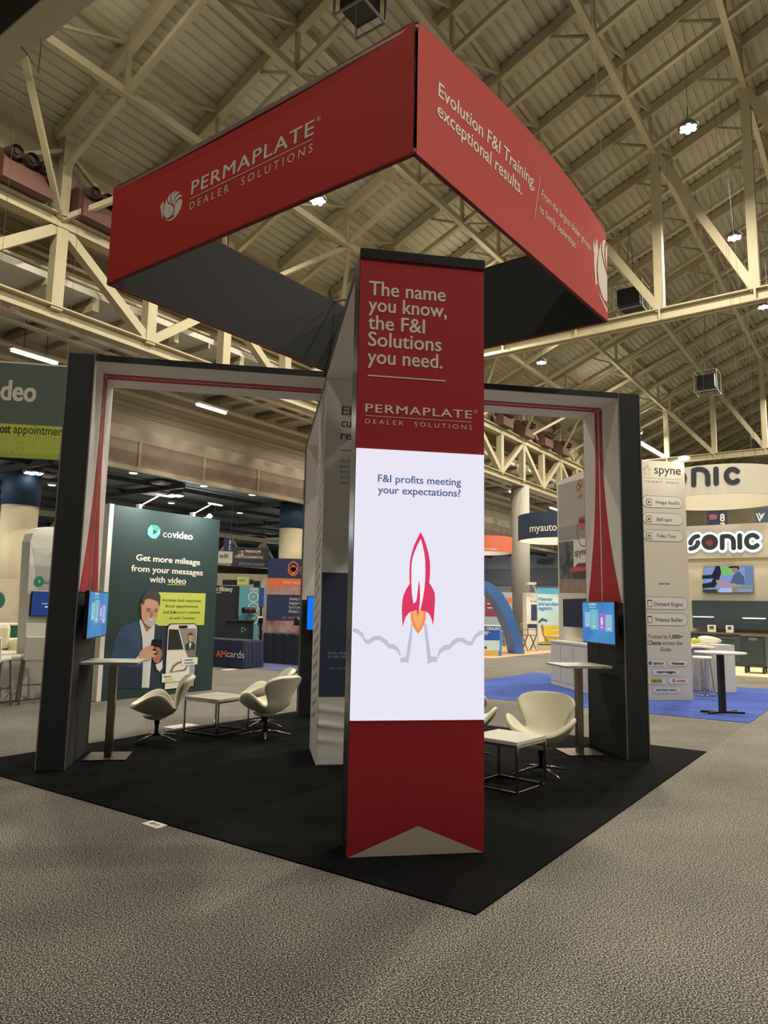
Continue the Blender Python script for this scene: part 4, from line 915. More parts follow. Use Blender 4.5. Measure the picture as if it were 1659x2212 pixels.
# ================================================================== NAVY DRAPED TABLES
m_drape = mat('navy_cloth', (36, 42, 76), .8, bump=.2, bscale=6); m_skirt = mat('dark_skirt', (32, 40, 58), .8)
def draped(d0, s0, d1_, s1, label, m=m_drape, z=.76, pleat=0):
    t = thing('draped_table', label, 'table', D((d0+d1_)/2, (s0+s1)/2, 0))
    MB().dbox(d0, s0, z-.03, d1_, s1, z).build('table_top', m, t)
    ring = []; e = .03; corners = [(d0, s0), (d1_, s0), (d1_, s1), (d0, s1)]
    for i in range(4):
        a, b = corners[i], corners[(i+1) % 4]; nn = 14
        for k in range(nn):
            f = k/nn; ring.append((a[0]+(b[0]-a[0])*f, a[1]+(b[1]-a[1])*f))
    cx, cy = (d0+d1_)/2, (s0+s1)/2; vs = []
    for lv, zz in enumerate((z+.004, z-.05, .02)):
        for k, (x, y) in enumerate(ring):
            g = 1+(.02 if lv == 1 else .05 if lv == 2 else .004); w_ = (.018*math.sin(k*2.4) if lv else 0)*(1.4 if pleat else .8)
            vs.append(D(cx+(x-cx)*g+w_, cy+(y-cy)*g+w_, zz))
    n = len(ring); mb = MB(); mb.add(vs, [(l*n+k, l*n+(k+1) % n, (l+1)*n+(k+1) % n, (l+1)*n+k) for l in range(2) for k in range(n)]+[tuple(range(n))])
    mb.build('tablecloth', m, t); return t
nd, ns = ds(Gz(522, 1445))
t = draped(nd, ns, nd+.76, ns+2.4, 'navy draped table printed AMcards beside the dark green wall')
F = Face(D(nd-.035, ns+1, 0), -dD); A = Art(F, t, .02); n3 = lambda x, y: (450+x/6.636, 1300+y/6.636)
A.text('AM', n3(118, 787), n3(260, 796), n3(118, 693), mat('orange_print', (236, 120, 60), .7), .02, 1); A.text('cards', n3(266, 797), n3(520, 800), None, m_print, 0, 1, H=A.H); A.done()
nd2, ns2 = ds(Gz(600, 1434)); draped(nd2, ns2-1.3, nd2+.76, ns2+.62, 'dark pleated skirted table under the orange and navy banner', m_skirt, .9, 1)
nd3, ns3 = ds(Gz(575, 1415)); draped(nd3+1.25, ns3, nd3+1.8, ns3+1.6, 'navy draped table standing behind the AMcards table', m_drape, .78)
# orange and navy banner
t = thing('banner_wall', 'navy banner wall with orange stripe and steering wheel logo', 'banner', (.2, 15.6, 0)); F = Face((.2, 15.4, 0), (0, -1, 0)); n2 = lambda x, y: (450+x/6.636, 1080+y/6.636)
m_bn = mat('banner_navy', (38, 52, 92), .7); m_or = mat('banner_orange', (228, 118, 68), .7)
(a0, b1), (a1, _) = F.px(n2(862, 832)), F.px((760, 1207)); facebox(F, a0, .01, a1, b1, -.08, 0).build('panel', m_bn, t); facebox(F, a0-.1, .01, a0, b1-.9, -.08, 0).build('frame_post', m_trimw, t)
A = Art(F, t, .006)
def hband(A, va, vb, m, k, name): 
    ba, bb = A.F.px((620, va))[1], A.F.px((620, vb))[1]; A.polyab([(a0+.003, bb), (a1-.003, bb), (a1-.003, ba), (a0+.003, ba)], m, k, name)
hband(A, 1249.5, 1268, m_or, 1, 'orange_band'); hband(A, 1268, 1285, mat('photo_strip', (166, 160, 156), .7, noise=.5, scale=5, c2=(190, 120, 104)), 1, 'photo_strip'); hband(A, 1341, 1376, mat('photo_strip2', (176, 150, 148), .7, noise=.5, scale=3, c2=(140, 80, 84)), 1, 'photo_strip')
A.ring(n2(1217, 985), .20, .245, m_or, 1, 'logo', sx=.72); A.disc(n2(1217, 985), .11, m_or, 1, 'logo', sx=.8); A.poly(Z(n2, [(1165, 965), (1270, 965), (1270, 1000), (1230, 1075), (1204, 1075), (1165, 1000)]), m_or, 1, 'logo')
A.text('Dealer', n2(1315, 1028), n2(1620, 1032), n2(1315, 958), m_or, .0, 1, k=2); A.text('Your Appointed', n2(1316, 1070), n2(1560, 1078), None, m_print, 0, 1, H=.07, k=2)
A.text('POST SALE HANDOFF', n2(1078, 1205), n2(1560, 1212), n2(1078, 1168), m_print, .01, 1, k=2)
for i, tx in enumerate(('. Greeting Cards & B', '. Integrates with your', '. Up to 5 years of foll', ". Birthday's, Car Anni")): A.text(tx, n2(1148-4*i, 1435+60*i), n2(1428, 1440+60*i), None, m_print, 0, 1, H=.095, k=2)
A.text('CSI,  RETENTION  REF', n3(1060, 247), n3(1440, 247), n3(1060, 215), m_or, .01, 1, k=2); A.text('THANK YOU', n3(1145, 478), n3(1450, 450), None, mat('dull_red', (190, 70, 80)), .02, 1, H=.1, k=2); A.done()
# mailbox stands
def mailbox(p, zt, label, hide=False):
    t = thing('mailbox_stand', label, 'mailbox', p)
    MB().lathe([(.28, .01), (.28, .03), (.03, .05)], p, 20).build('base', m_brushed, t); mb = MB(); mb.tube([p+ZZ*.04, p+ZZ*zt], .02, 8); mb.build('pole', m_brushed, t)
    ax = Vector((.85, .5, 0)).normalized(); ay = Vector((-ax.y, ax.x, 0)); pr = [(-.1, 0), (.1, 0), (.1, .12)]+[(.1*math.cos(math.radians(a)), .12+.1*math.sin(math.radians(a))) for a in range(20, 161, 20)]+[(-.1, .12)]
    mb = MB(); mb.prism([p+ZZ*(zt+z)+ay*y-ax*.24 for y, z in pr], ax*.5); mb.build('box', m_blk, t)
    MB().bar(p+ZZ*(zt+.1)-ay*.115, p+ZZ*(zt+.2)-ay*.115+ax*.02, .02, .05).build('flag', mat('flag_red', (200, 50, 44)), t)
q = Gz(652, 1452); mailbox(q, 1.22, 'black mailbox on a thin post in front of the dark pleated table')
q = Gz(533, 1408); mailbox(q, 1.45, 'black mailbox on a thin post behind the AMcards table')
# black booth and teal tower beyond
t = thing('display_wall', 'black display wall reading Efficiency behind the navy tables', 'display wall', (-1.6, 20, 0)); F = Face((-1.6, 20, 0), (0, -1, 0)); m_bb = mat('booth_black', (30, 36, 42), .6)
(a0, b1), (a1, _) = F.px((440, 1264)), F.px((517, 1264)); facebox(F, a0, .01, a1, b1, -.4, 0).build('panel', m_bb, t); A = Art(F, t, .008)
A.text('nt Efficiency', n2(100, 1303), n2(345, 1313), None, m_print, .02, 1, H=.17); A.hline(n2(100, 1330), n2(185, 1330), .02, m_print); A.done()
t = thing('display_tower', 'teal printed display tower right of the black display wall', 'display tower', (-.4, 20.3, 0)); F = Face((-.4, 19.9, 0), (0, -1, 0)); m_tl = mat('teal_board', (92, 162, 180), .6)
(a0, b1), (a1, _) = F.px((518, 1268)), F.px((560, 1268)); facebox(F, a0, .01, a1, b1, -.5, 0).build('panel', m_tl, t); A = Art(F, t, .008)
A.text('The Reputation', n2(600, 1281), n2(705, 1281), None, m_print, .01, 1, H=.075); A.text('Performance Loop', n2(595, 1303), n2(708, 1303), None, m_print, .01, 1, H=.075)
for y in (1390, 1545, 1700): A.ring(n2(645, y), .17, .2, m_print, 1, 'icon'); A.text('360', n2(622, y+12), n2(668, y+12), None, m_print, 0, 1, H=.09)
A.done()
t = thing('counter', 'dark counter in front of the black display wall', 'counter', (-1.4, 18.4, 0)); F = Face((-1.4, 18.2, 0), (0, -1, 0)); (a0, b1), (a1, _) = F.px((488, 1342)), F.px((548, 1342))
facebox(F, a0, .01, a1, b1, -.6, 0).build('body', m_bb, t); facebox(F, a0-.05, b1, a1+.05, b1+.05, -.65, .05).build('worktop', m_darkmetal, t); A = Art(F, t, .008); A.ring(n3(500, 400), .09, .12, m_teal, 1, 'logo', 3); A.done()
t = thing('folding_chair', 'chrome folding chair beside the dark counter', 'chair', Gz(478, 1402)); p = Gz(478, 1402)
MB().bar(p+Vector((-.2, 0, 0)), p+Vector((.12, 0, 1.0)), .04).build('frame', m_chrome, t); MB().bar(p+Vector((.25, 0, 0)), p+Vector((-.1, 0, .62)), .04).build('frame', m_chrome, t); MB().box(p.x-.2, p.y-.2, .45, p.x+.22, p.y+.2, .49).build('seat', m_chrome, t); MB().box(p.x+.05, p.y-.2, .85, p.x+.2, p.y+.2, 1.02).build('backrest', m_blk, t)
t = thing('television', 'television on a dark stand right of the teal tower', 'television', (1.0, 22, 0)); F = Face((.6, 22, 0), (0, -1, 0)); (a0, b0), (a1, b1) = F.px((559, 1312)), F.px((571, 1270))
facebox(F, a0, b0, a1, b1, -.06, 0).build('case', m_blk, t); facebox(F, a0+.02, b0+.02, a1-.02, b1-.02, 0, .01).build('screen', mat('screen_dim', (50, 84, 150), emit=.7), t); facebox(F, (a0+a1)/2-.04, .01, (a0+a1)/2+.04, b0, -.06, -.02).build('stand', m_blk, t)
t = thing('side_table', 'white side table piled with boxes between teal tower and banner', 'table', (.9, 18.6, 0)); F = Face((.6, 18.4, 0), (0, -1, 0)); (a0, b0), (a1, b1) = F.px((556, 1365)), F.px((580, 1330))
facebox(F, a0, b0+.5, a1, b0+.56, -.6, 0).build('table_top', m_whitetop, t); facebox(F, a0+.1, 0.01, a0+.15, b0+.5, -.5, -.05).build('leg', m_blk, t); facebox(F, a1-.15, 0.01, a1-.1, b0+.5, -.5, -.05).build('leg', m_blk, t)
# hanging boards
def board(name, label, cat, pt, n_, u0, v0, u1, v1, m, dep=.1, cab=10, parts='panel'):
    F = Face(pt, n_); (a0, b1), (a1, b0) = F.px((u0, v0)), F.px((u1, v1)); b0 = .0085 if abs(b0) < .6 else b0; t = thing(name, label, cat, F.w((a0+a1)/2, b0)); facebox(F, a0, b0, a1, b1, -dep, 0).build(parts, m, t)
    if cab:
        mb = MB(); [mb.tube([F.w(a, b1, -dep/2), F.w(a, cab, -dep/2)], .006, 5) for a in (a0+(a1-a0)*.1, a1-(a1-a0)*.1)]; mb.build('hanging_cable', m_darkmetal, t)
    return t, F, Art(F, t, .01)
t, F, A = board('hanging_sign', 'dark hanging sign reading FREEDOM in the far left room', 'sign', Vector((0, 30, 0)), (.12, -1, 0), 501, 1181, 580, 1226, mat('sign_black', (36, 40, 46), .6), .3, 7.4)
A.text('FREEDOM', n2(528, 757), n2(750, 752), n2(528, 725), m_print, .02, 1); A.text('SOLAR POWER', n2(528, 792), n2(745, 785), None, mat('dull_orange', (150, 90, 80)), .01, 1, H=.24)
for i in range(3):
    for j in range(4): A.rect(*n2(424+22*j, 728+27*i), *n2(442+22*j, 740+27*i), m_print if (j > 1 or i == 2) else mat('dull_orange', (150, 90, 80)), 1, 'logo')
A.text('A DETAILER OF SOLAR ON DEALERSHIPS IN THE U.S.', n2(378, 840), n2(790, 832), None, m_print, 0, 1, H=.13); A.text("LET'S PUT SOLAR ON YOUR DEALERSHIP", n2(440, 945), n2(800, 940), None, mg3, 0, 1, H=.15); A.done()
t, F, A = board('hanging_sign', 'white hanging sign left of the dark FREEDOM sign', 'sign', Vector((0, 27, 0)), (0, -1, 0), 455, 1190, 501, 1217, m_whitep, .3, 7.4); A.text('tron MAX', n2(160, 830), n2(288, 835), None, m_ink, .02, 1, H=.2); A.done()
t, F, A = board('aisle_sign', 'navy aisle sign numbered 82 hanging in the far left room', 'sign', Vector((0, 32, 0)), (0, -1, 0), 484, 1163, 500.5, 1191, m_navy, .05, 7.4)
A.text('8', n2(297, 635), n2(325, 637), n2(297, 575), m_print, .02, 1); A.text('2', n2(288, 713), n2(316, 715), None, m_print, .02, 1, H=A.H); A.done()
t, F, A = board('hanging_sign', 'lime lit sign in the far left room', 'sign', Vector((0, 34, 0)), (0, -1, 0), 513, 1246, 537, 1263, mat('lime_sign', (226, 230, 150), .7), .1, 0); A.text('KENECT', n2(440, 1170), n2(530, 1172), None, m_ink, 0, 1, H=.15); A.done()
t, F, A = board('display_wall', 'pale far display wall with dark opening behind the black booth', 'display wall', Vector((0, 36, 0)), (0, -1, 0), 470, 1238, 600, 1330, mat('far_white', (206, 196, 168), .7), .3, 0)
A.rect(481, 1252, 512, 1264, m_bb, 1, 'opening'); A.rect(548, 1255, 562, 1270, m_bb, 1, 'opening'); A.rect(539, 1252, 547, 1262, m_navy, 1, 'sign_print'); A.done()
t, F, A = board('hanging_speaker', 'white box speaker under the low bay beside the middle pillar', 'speaker', Sp(672, 890, 17), -dS, 652, 881, 683, 904, m_whitep, .5, 11.4); A.done()

# ================================================================== WHITE BOOTH AT RIGHT
m_sp = mat('spyne_white', (226, 220, 204), .7); m_txt = mat('grey_ink', (84, 80, 76), .7); m_nv = mat('navy_ink', (48, 54, 88), .7); m_wp = mat('pill_white', (236, 234, 226), .7)
t = thing('display_tower', 'tall off-white printed tower reading spyne behind the right archway column', 'display tower', (6.87, 5.2, 0)); F = Face((6.87, 5, 0), (0, -1, 0))
facebox(F, -.50, .008, .50, 4.85, -.35, 0).build('panel', m_sp, t); A = Art(F, t, .003)
k6 = lambda x, y: (1359+x/5.53, 960+y/5.53); k7 = lambda x, y: (1359+x/5.53, 1300+y/5.53); k5 = lambda x, y: (1380+x/11.645, 990+y/11.645)
A.text('spyne', k5(388, 378), k5(1055, 418), k5(388, 238), mat('near_black', (34, 34, 36), .6), .004, 1, ref='x')
for (x, y), c in {(200, 205): (224, 92, 72), (132, 272): (120, 140, 90), (268, 282): (120, 186, 140), (152, 378): (238, 160, 80), (255, 385): (236, 204, 80)}.items(): A.ring(k5(x, y), .022, .032, mat('petal_%d' % x, c, .7), 1, 'logo')
A.hline(k5(85, 478), k5(1050, 540), .004, m_txt); A.text('AI', k5(155, 585), k5(255, 600), k5(155, 540), mat('coral_ink', (224, 104, 92)), 0, 1.4); A.text('LWAYS  AHEAD', k5(262, 604), k5(1010, 645), None, m_txt, 0, 1.35, H=A.H)
for y0, y1, x0, x1, tx, xt in ((910, 1285, 70, 1108, 'Image Studio', (425, 1140, 1025, 1170)), (1335, 1705, 88, 1115, '360 spin', (435, 1580, 828, 1592)), (1765, 2125, 100, 1130, 'Video Tour', (445, 1990, 942, 2003))):
    A.pill(*k5(x0, y0+18), *k5(x1, y1-10), m_txt, 1, 'pill_outline'); A.pill(*k5(x0, y0+18), *k5(x1, y1-10), m_wp, 2, 'pill', .008)
    A.text(tx, k5(xt[0], xt[1]), k5(xt[2], xt[3]), None, m_txt, 0, 1, k=3, H=.072)
    yc = (y0+y1)/2; A.rect(*k5(180, yc-80), *k5(325, yc+85), m_txt, 3, 'icon'); A.rect(*k5(192, yc-66), *k5(313, yc+71), m_wp, 4, 'icon'); A.poly(Z(k5, [(230, yc-35), (290, yc+5), (230, yc+45)]), m_txt, 5, 'icon')
A.text('Scan Now', k6(358, 1672), k6(488, 1675), None, m_nv, .015, 1, H=.04)
for y0, y1, tx, xt in ((1815, 1978, 'Demand Engine', (300, 1928, 640, 1932)), (2008, 2170, 'Website Builder', (308, 2116, 645, 2118))):
    A.pill(*k6(120, y0), *k6(702, y1), m_txt, 1, 'pill_outline'); A.pill(*k6(120, y0), *k6(702, y1), m_wp, 2, 'pill', .008); A.text(tx, k6(xt[0], xt[1]), k6(xt[2], xt[3]), None, m_txt, .004, 1, k=3, H=.075)
    yc = (y0+y1)/2; A.rect(*k6(215, yc-40), *k6(275, yc+42), m_txt, 3, 'icon'); A.rect(*k6(221, yc-26), *k6(269, yc+36), m_wp, 4, 'icon')
A.text('Trusted by', k7(222, 435), k7(462, 438), None, m_txt, 0, 1, H=.078); A.text('1,000+', k7(482, 438), k7(640, 440), None, m_nv, .02, 1, H=.078); A.text('Clients', k7(222, 512), k7(382, 513), None, m_nv, .02, 1, H=.078); A.text('across the', k7(398, 513), k7(635, 515), None, m_txt, 0, 1, H=.078); A.text('Globe', k7(370, 588), k7(500, 590), None, m_txt, 0, 1, H=.078)
for x0, y0, x1, y1, tx, xt, mm, w_ in ((190, 690, 443, 772, 'BMW', (290, 750, 412, 750), m_ink, .02), (455, 690, 706, 772, 'Homan', (508, 748, 652, 748), m_blk, .04), (272, 797, 612, 880, 'carvago.', (327, 848, 562, 848), m_nv, .04), (190, 903, 448, 987, 'TNESCOR', (262, 957, 388, 958), m_ink, .01), (460, 902, 714, 985, 'unidas', (566, 953, 668, 953), mat('unidas_red', (206, 50, 64)), .02), (277, 1012, 620, 1095, 'and many more...', (316, 1062, 580, 1062), m_nv, .02)):
    A.pill(*k7(x0, y0), *k7(x1, y1), m_txt, 1, 'pill_outline'); A.pill(*k7(x0, y0), *k7(x1, y1), m_wp, 2, 'pill', .004)
    if tx == 'TNESCOR': A.rect(*k7(258, 918), *k7(392, 968), mat('nes_yellow', (214, 204, 66)), 3, 'logo')
    if tx == 'BMW': A.disc(k7(250, 730), .036, m_blk, 3, 'logo'); A.disc(k7(250, 730), .024, mat('badge_blue', (90, 140, 190)), 4, 'logo')
    if tx == 'unidas': A.ring(k7(532, 941), .016, .032, mat('unidas_red', (206, 50, 64)), 3, 'logo')
    A.text(tx, k7(xt[0], xt[1]), k7(xt[2], xt[3]), None, mm, w_, 1, k=5, H=.045)
A.done()
pl = Vector((7.28, 4.86, 4.9)); t = thing('spot_light', 'lit lamp at the top right corner of the spyne tower', 'lamp', pl)
MB().lathe([(.01, -.03), (.10, -.02), (.12, .02), (.06, .05)], pl, 16).build('head', m_glow, t, smooth=True); MB().bar(pl+ZZ*.0+Y1*.05, pl+Y1*.3, .03).build('arm', m_whitep, t); MB().box(pl.x-.04, 5.1, 4.851, pl.x+.04, 5.24, 4.92).build('clamp', m_whitep, t)
aim('spot_light_source', (6.9, 4.25, 5.0), (6.9, 5.0, 3.2), .2, 7, (1, .93, .76))
# printed wall with car pictures
t = thing('display_wall', 'white printed wall with car pictures seen through the right archway', 'display wall', (6.1, 7.2, 0)); F = Face((6, 7.2, 0), (-1, 0, 0))
a0 = F.px((1203, 1040))[0]; facebox(F, a0, .009, 1.45, 4.95, -.2, 0).build('panel', m_sp, t); A = Art(F, t, .004); k4 = lambda x, y: (1000+x/3.95, 780+y/3.95)
m_ph1 = mat('photo_grey', (170, 164, 156), .6, noise=.1, scale=1.5); m_ph2 = mat('photo_forest', (40, 46, 44), .6, noise=.6, scale=4, c2=(110, 116, 104)); m_ph3 = mat('photo_sand', (160, 140, 124), .6, noise=.25, scale=3); m_car = mat('car_red', (200, 52, 54), .4); m_cardk = mat('car_dark', (60, 34, 38), .4)
A.poly(Z(k4, [(812, 1060), (1100, 980), (1100, 1500), (820, 1535)]), m_ph1, 1, 'studio_picture'); A.poly(Z(k4, [(815, 1425), (1100, 1370), (1100, 1500), (820, 1535)]), mat('photo_floor', (148, 142, 136), .6), 2, 'studio_picture')
A.ring(k4(1035, 1450), .34, .36, m_txt, 3, 'studio_picture', sx=1, ) ; A.poly(Z(k4, [(990, 1350), (1005, 1325), (1100, 1310), (1100, 1420), (1005, 1430), (990, 1400)]), m_car, 4, 'car_picture'); A.poly(Z(k4, [(1000, 1345), (1100, 1335), (1100, 1375), (1000, 1385)]), m_cardk, 5, 'car_picture')
A.poly(Z(k4, [(818, 1545), (1100, 1515), (1100, 1975), (826, 1975)]), m_ph2, 1, 'forest_picture'); A.poly(Z(k4, [(945, 1530), (1100, 1515), (1100, 1760), (948, 1760)]), m_sp, 2, 'forest_picture'); A.poly(Z(k4, [(824, 1860), (1100, 1850), (1100, 1975), (826, 1975)]), m_ph3, 2, 'forest_picture')
A.text('spyne', k4(958, 1662), k4(1060, 1652), None, m_ink, .01, 1, H=.17, k=3)
A.poly(Z(k4, [(928, 1770), (960, 1755), (985, 1725), (1100, 1715), (1100, 1850), (940, 1850), (928, 1820)]), m_car, 4, 'car_picture'); A.poly(Z(k4, [(932, 1800), (1100, 1780), (1100, 1855), (945, 1855)]), m_cardk, 5, 'car_picture'); A.poly(Z(k4, [(970, 1752), (990, 1728), (1100, 1722), (1100, 1750)]), m_cardk, 6, 'car_picture')
A.text('AI-P', k4(978, 1175), k4(1020, 1170), None, mat('coral_ink', (224, 104, 92)), .01, 1, H=.09, k=3)
for (x, y), c in {(1003, 1042): 200, (990, 1075): 132, (992, 1112): 152}.items(): A.ring(k4(x, y), .07, .10, MATS['petal_%d' % c], 3, 'logo')
A.done()
t = thing('counter', 'white storage counter under the dark television in the right archway', 'counter', (5.93, 7.0, 0))
MB().box(5.63, 6.06, .01, 5.99, 8.0, .99).build('body', m_whitep, t); MB().box(5.60, 6.03, .99, 5.995, 8.03, 1.04).build('worktop', m_whitetop, t, bevel=.006)
mb = MB()
for y in (6.1, 6.75, 7.42): MB().box(5.618, y, .12, 5.632, y+.55, .94).build('door', m_sp, t)
t, s, FF = tv('television with dark screen above the white storage counter', (5.78, 6.95, 1.69), (-1, 0, 0), 1.33, .64, None, .22, m_scr=mat('screen_off', (46, 54, 78), .25))
# high round table
c = Gz(1561, 1541); zt = 1.06
t = thing('bar_table', 'round white bar table with black X base on the blue carpet', 'table', c)
MB().lathe([(.01, zt-.035), (.40, zt-.035), (.43, zt-.02), (.42, zt), (.01, zt)], (c.x, c.y, 0), 40).build('table_top', m_whitetop, t); MB().box(c.x-.045, c.y-.045, .03, c.x+.045, c.y+.045, zt-.03).build('post', m_darkmetal, t)
for a in (20, 160): MB().bar(c+Vector((math.cos(math.radians(a)), math.sin(math.radians(a)), 0))*.36+ZZ*.025, c-Vector((math.cos(math.radians(a)), math.sin(math.radians(a)), 0))*.36+ZZ*.025, .06, .035).build('base_bar', m_darkmetal, t)
# white desk, stool, towel
q0 = Gz(1551, 1496.5); q1 = Gz(1591, 1497); yy = q1.y; F = Face((q0.x, yy, 0), (0, -1, 0)); zt = F.px((1560, 1398))[1]
t = thing('counter', 'white desk behind the round bar table at right', 'counter', (q0.x, yy+.4, 0))
MB().box(q0.x, yy, .01, q1.x, yy+.9, zt+.05).build('side_cabinet', m_whitep, t); MB().box(q0.x-1.1, yy+.45, .01, q0.x, yy+.55, zt).build('front_panel', mat('desk_grey', (176, 174, 178), .6), t); MB().box(q0.x-1.2, yy+.28, zt, q0.x-.002, yy+.95, zt+.05).build('worktop', m_whitetop, t)
top = zt+.05
pt = hit(1531, 1390, Vector((0, yy+.55, 0)), Y1); t_ = thing('towel', 'crumpled white towel on the white desk', 'towel', (pt.x, yy+.55, top))
mb = MB(); mb.tube([Vector((pt.x-.28, yy+.55, top+.085)), Vector((pt.x-.1, yy+.53, top+.10)), Vector((pt.x+.12, yy+.56, top+.085)), Vector((pt.x+.38, yy+.6, top+.05))], [.08, .095, .08, .045], 12); o = mb.build('cloth', m_cream, t_, smooth=True, sub=1)
pt = hit(1500, 1385, Vector((0, yy+.55, 0)), Y1); mb = MB(); mb.lathe([(.01, 0), (.07, .01), (.09, .07), (.05, .12), (.01, .13)], Vector((pt.x, yy+.55, top)), 14); tag(mb.build('plush_ball', mat('neon_yellow', (196, 204, 60), .7), smooth=True), 'neon yellow ball on the white desk beside the towel', 'ball')
sx = Gz(1519, 1502); t = thing('bar_stool', 'cream round bar stool with chrome legs beside the spyne tower', 'stool', sx)
MB().lathe([(.01, .76), (.2, .76), (.215, .79), (.19, .82), (.01, .83)], sx, 24).build('seat', m_cream, t, smooth=True)
pts = [sx+Vector((.27*math.cos(math.radians(a)), .27*math.sin(math.radians(a)), 1.0+.02*math.sin(math.radians(a)))) for a in range(-10, 191, 20)]
mb = MB(); mb.tube(pts, .03, 10); mb.build('backrest', m_cream, t, smooth=True)
mb = MB(); [mb.tube([pts[i]-ZZ*.03, sx+Vector((pts[i].x-sx.x, pts[i].y-sx.y, 0))*.7+ZZ*.78], .012, 6) for i in (1, 9)]; mb.build('back_strut', m_chrome, t)
for a in (45, 135, 225, 315): mb = MB(); v_ = Vector((math.cos(math.radians(a)), math.sin(math.radians(a)), 0)); mb.tube([sx+v_*.15+ZZ*.77, sx+v_*.23+ZZ*.02], .013, 8); mb.build('leg', m_chrome, t)
MB().lathe([(.22, .005), (.25, .01), (.25, .03), (.22, .03)], sx, 24).build('base_ring', m_chrome, t, smooth=True)

# ================================================================== TOOL CABINET BOOTH AT FAR RIGHT
SD = 20.5; F = Face(D(SD, -1.5, 0), -dD); m_ws = mat('sonic_wall', (208, 200, 180), .7); m_ws2 = mat('sonic_panel', (196, 190, 174), .7); m_dk = mat('cabinet_slate', (52, 66, 74), .5); m_let = mat('letter_slate', (50, 58, 66), .5)
t = thing('display_wall', 'beige booth wall with a lit sonic sign at the right edge', 'display wall', D(SD, -1.5, 0))
zt = F.px((1560, 1134))[1]; zs = F.px((1560, 1206))[1]
facebox(F, -3.2, .05, 4.5, zt, -.3, 0).build('panel', m_ws, t); facebox(F, -3.2, zs, 4.5, zt, 0, .12).build('header_panel', m_ws2, t)
A = Art(Face(D(SD-.12, -1.5, 0), -dD), t, .02); m_halo = mat('halo_glow', (236, 246, 244), emit=1.25); m_hal2 = mat('halo_soft', (206, 222, 216), emit=.7)
def arcpx(cx, cy, rx, ry, a0, a1, n=10): return [(cx+rx*math.cos(math.radians(a0+(a1-a0)*i/n)), cy-ry*math.sin(math.radians(a0+(a1-a0)*i/n))) for i in range(n+1)]
def sonic(f, A, sc, wd, halo=True):
    strokes = [[(828, 1100), (795, 1105), (765, 1130), (742, 1165), (740, 1185)], [(740, 1248), (775, 1240), (810, 1215), (828, 1185), (826, 1170)], arcpx(968, 1170, 72, 68, 0, 360, 24),
               [(1117, 1240), (1117, 1103), (1150, 1099), (1185, 1099), (1212, 1106), (1233, 1121), (1247, 1143), (1252, 1170), (1253, 1240)], [(1325, 1090), (1328, 1235)], arcpx(1478, 1160, 72, 74, 40, 320, 18)]
    for st in strokes:
        P_ = Z(f, st)
        if halo: A.stroke(P_, wd*2.5, m_hal2, 1, 'halo'); A.stroke(P_, wd*2.05, m_halo, 2, 'halo')
        A.stroke(P_, wd, m_let, 4, 'lettering')
    A.disc(f(968, 1170), wd*1.05 if halo else wd, mat('dot_red', (150, 66, 74), .6), 3 if halo else 3, 'lettering')
sonic(k6, A, 1, .155); A.done()
tt, s, FF = tv('television showing a man working on a car, on the beige booth wall', Dp(1572.5, 1252, SD-.08), -dD, 1.56, .9, None, .08, m_scr=mat('screen_periwinkle', (140, 160, 214), emit=.85))
A = Art(FF, s, .004); kt = lambda x, y: (1500+x/11.85, 1210+y/11.85); E_ = lambda nm_, c: mat('tv_'+nm_, c, emit=.85)
A.poly(Z(kt, [(540, 150), (650, 150), (690, 320), (620, 540), (520, 700), (210, 720), (200, 610), (440, 560), (480, 470), (200, 480), (200, 390), (450, 370), (530, 200)]), E_('dark', (36, 44, 60)), 1, 'picture')
A.poly(Z(kt, [(660, 150), (930, 150), (1040, 330), (960, 380), (690, 400)]), E_('green', (132, 200, 120)), 1, 'picture'); A.poly(Z(kt, [(1290, 150), (1505, 150), (1515, 640), (1300, 640)]), E_('slate', (110, 140, 184)), 1, 'picture')
A.poly(Z(kt, [(1140, 280), (1040, 340), (980, 430), (920, 580), (1000, 620), (1180, 625), (1300, 640), (1270, 420)]), E_('shirt', (84, 104, 140)), 2, 'picture'); A.poly(Z(kt, [(940, 200), (980, 290), (1040, 330), (1130, 270), (1110, 160), (980, 155)]), E_('skin', (170, 130, 116)), 2, 'picture')
A.poly(Z(kt, [(865, 180), (940, 152), (1130, 152), (1160, 240), (1120, 240), (1090, 190), (900, 205)]), E_('cap', (36, 38, 46)), 3, 'picture'); A.poly(Z(kt, [(550, 500), (640, 520), (800, 600), (1030, 590), (1100, 640), (850, 670), (640, 640), (560, 570)]), E_('arm', (200, 150, 130)), 3, 'picture')
A.poly(Z(kt, [(210, 740), (600, 735), (1000, 680), (1505, 650), (1515, 740), (1130, 740), (1090, 820), (210, 825)]), E_('rail', (150, 146, 108)), 2, 'picture'); A.poly(Z(kt, [(640, 720), (950, 705), (970, 825), (625, 825)]), E_('lilac', (186, 194, 240)), 3, 'picture'); A.poly(Z(kt, [(210, 750), (560, 745), (600, 825), (210, 825)]), E_('floor', (60, 72, 76)), 3, 'picture'); A.done()
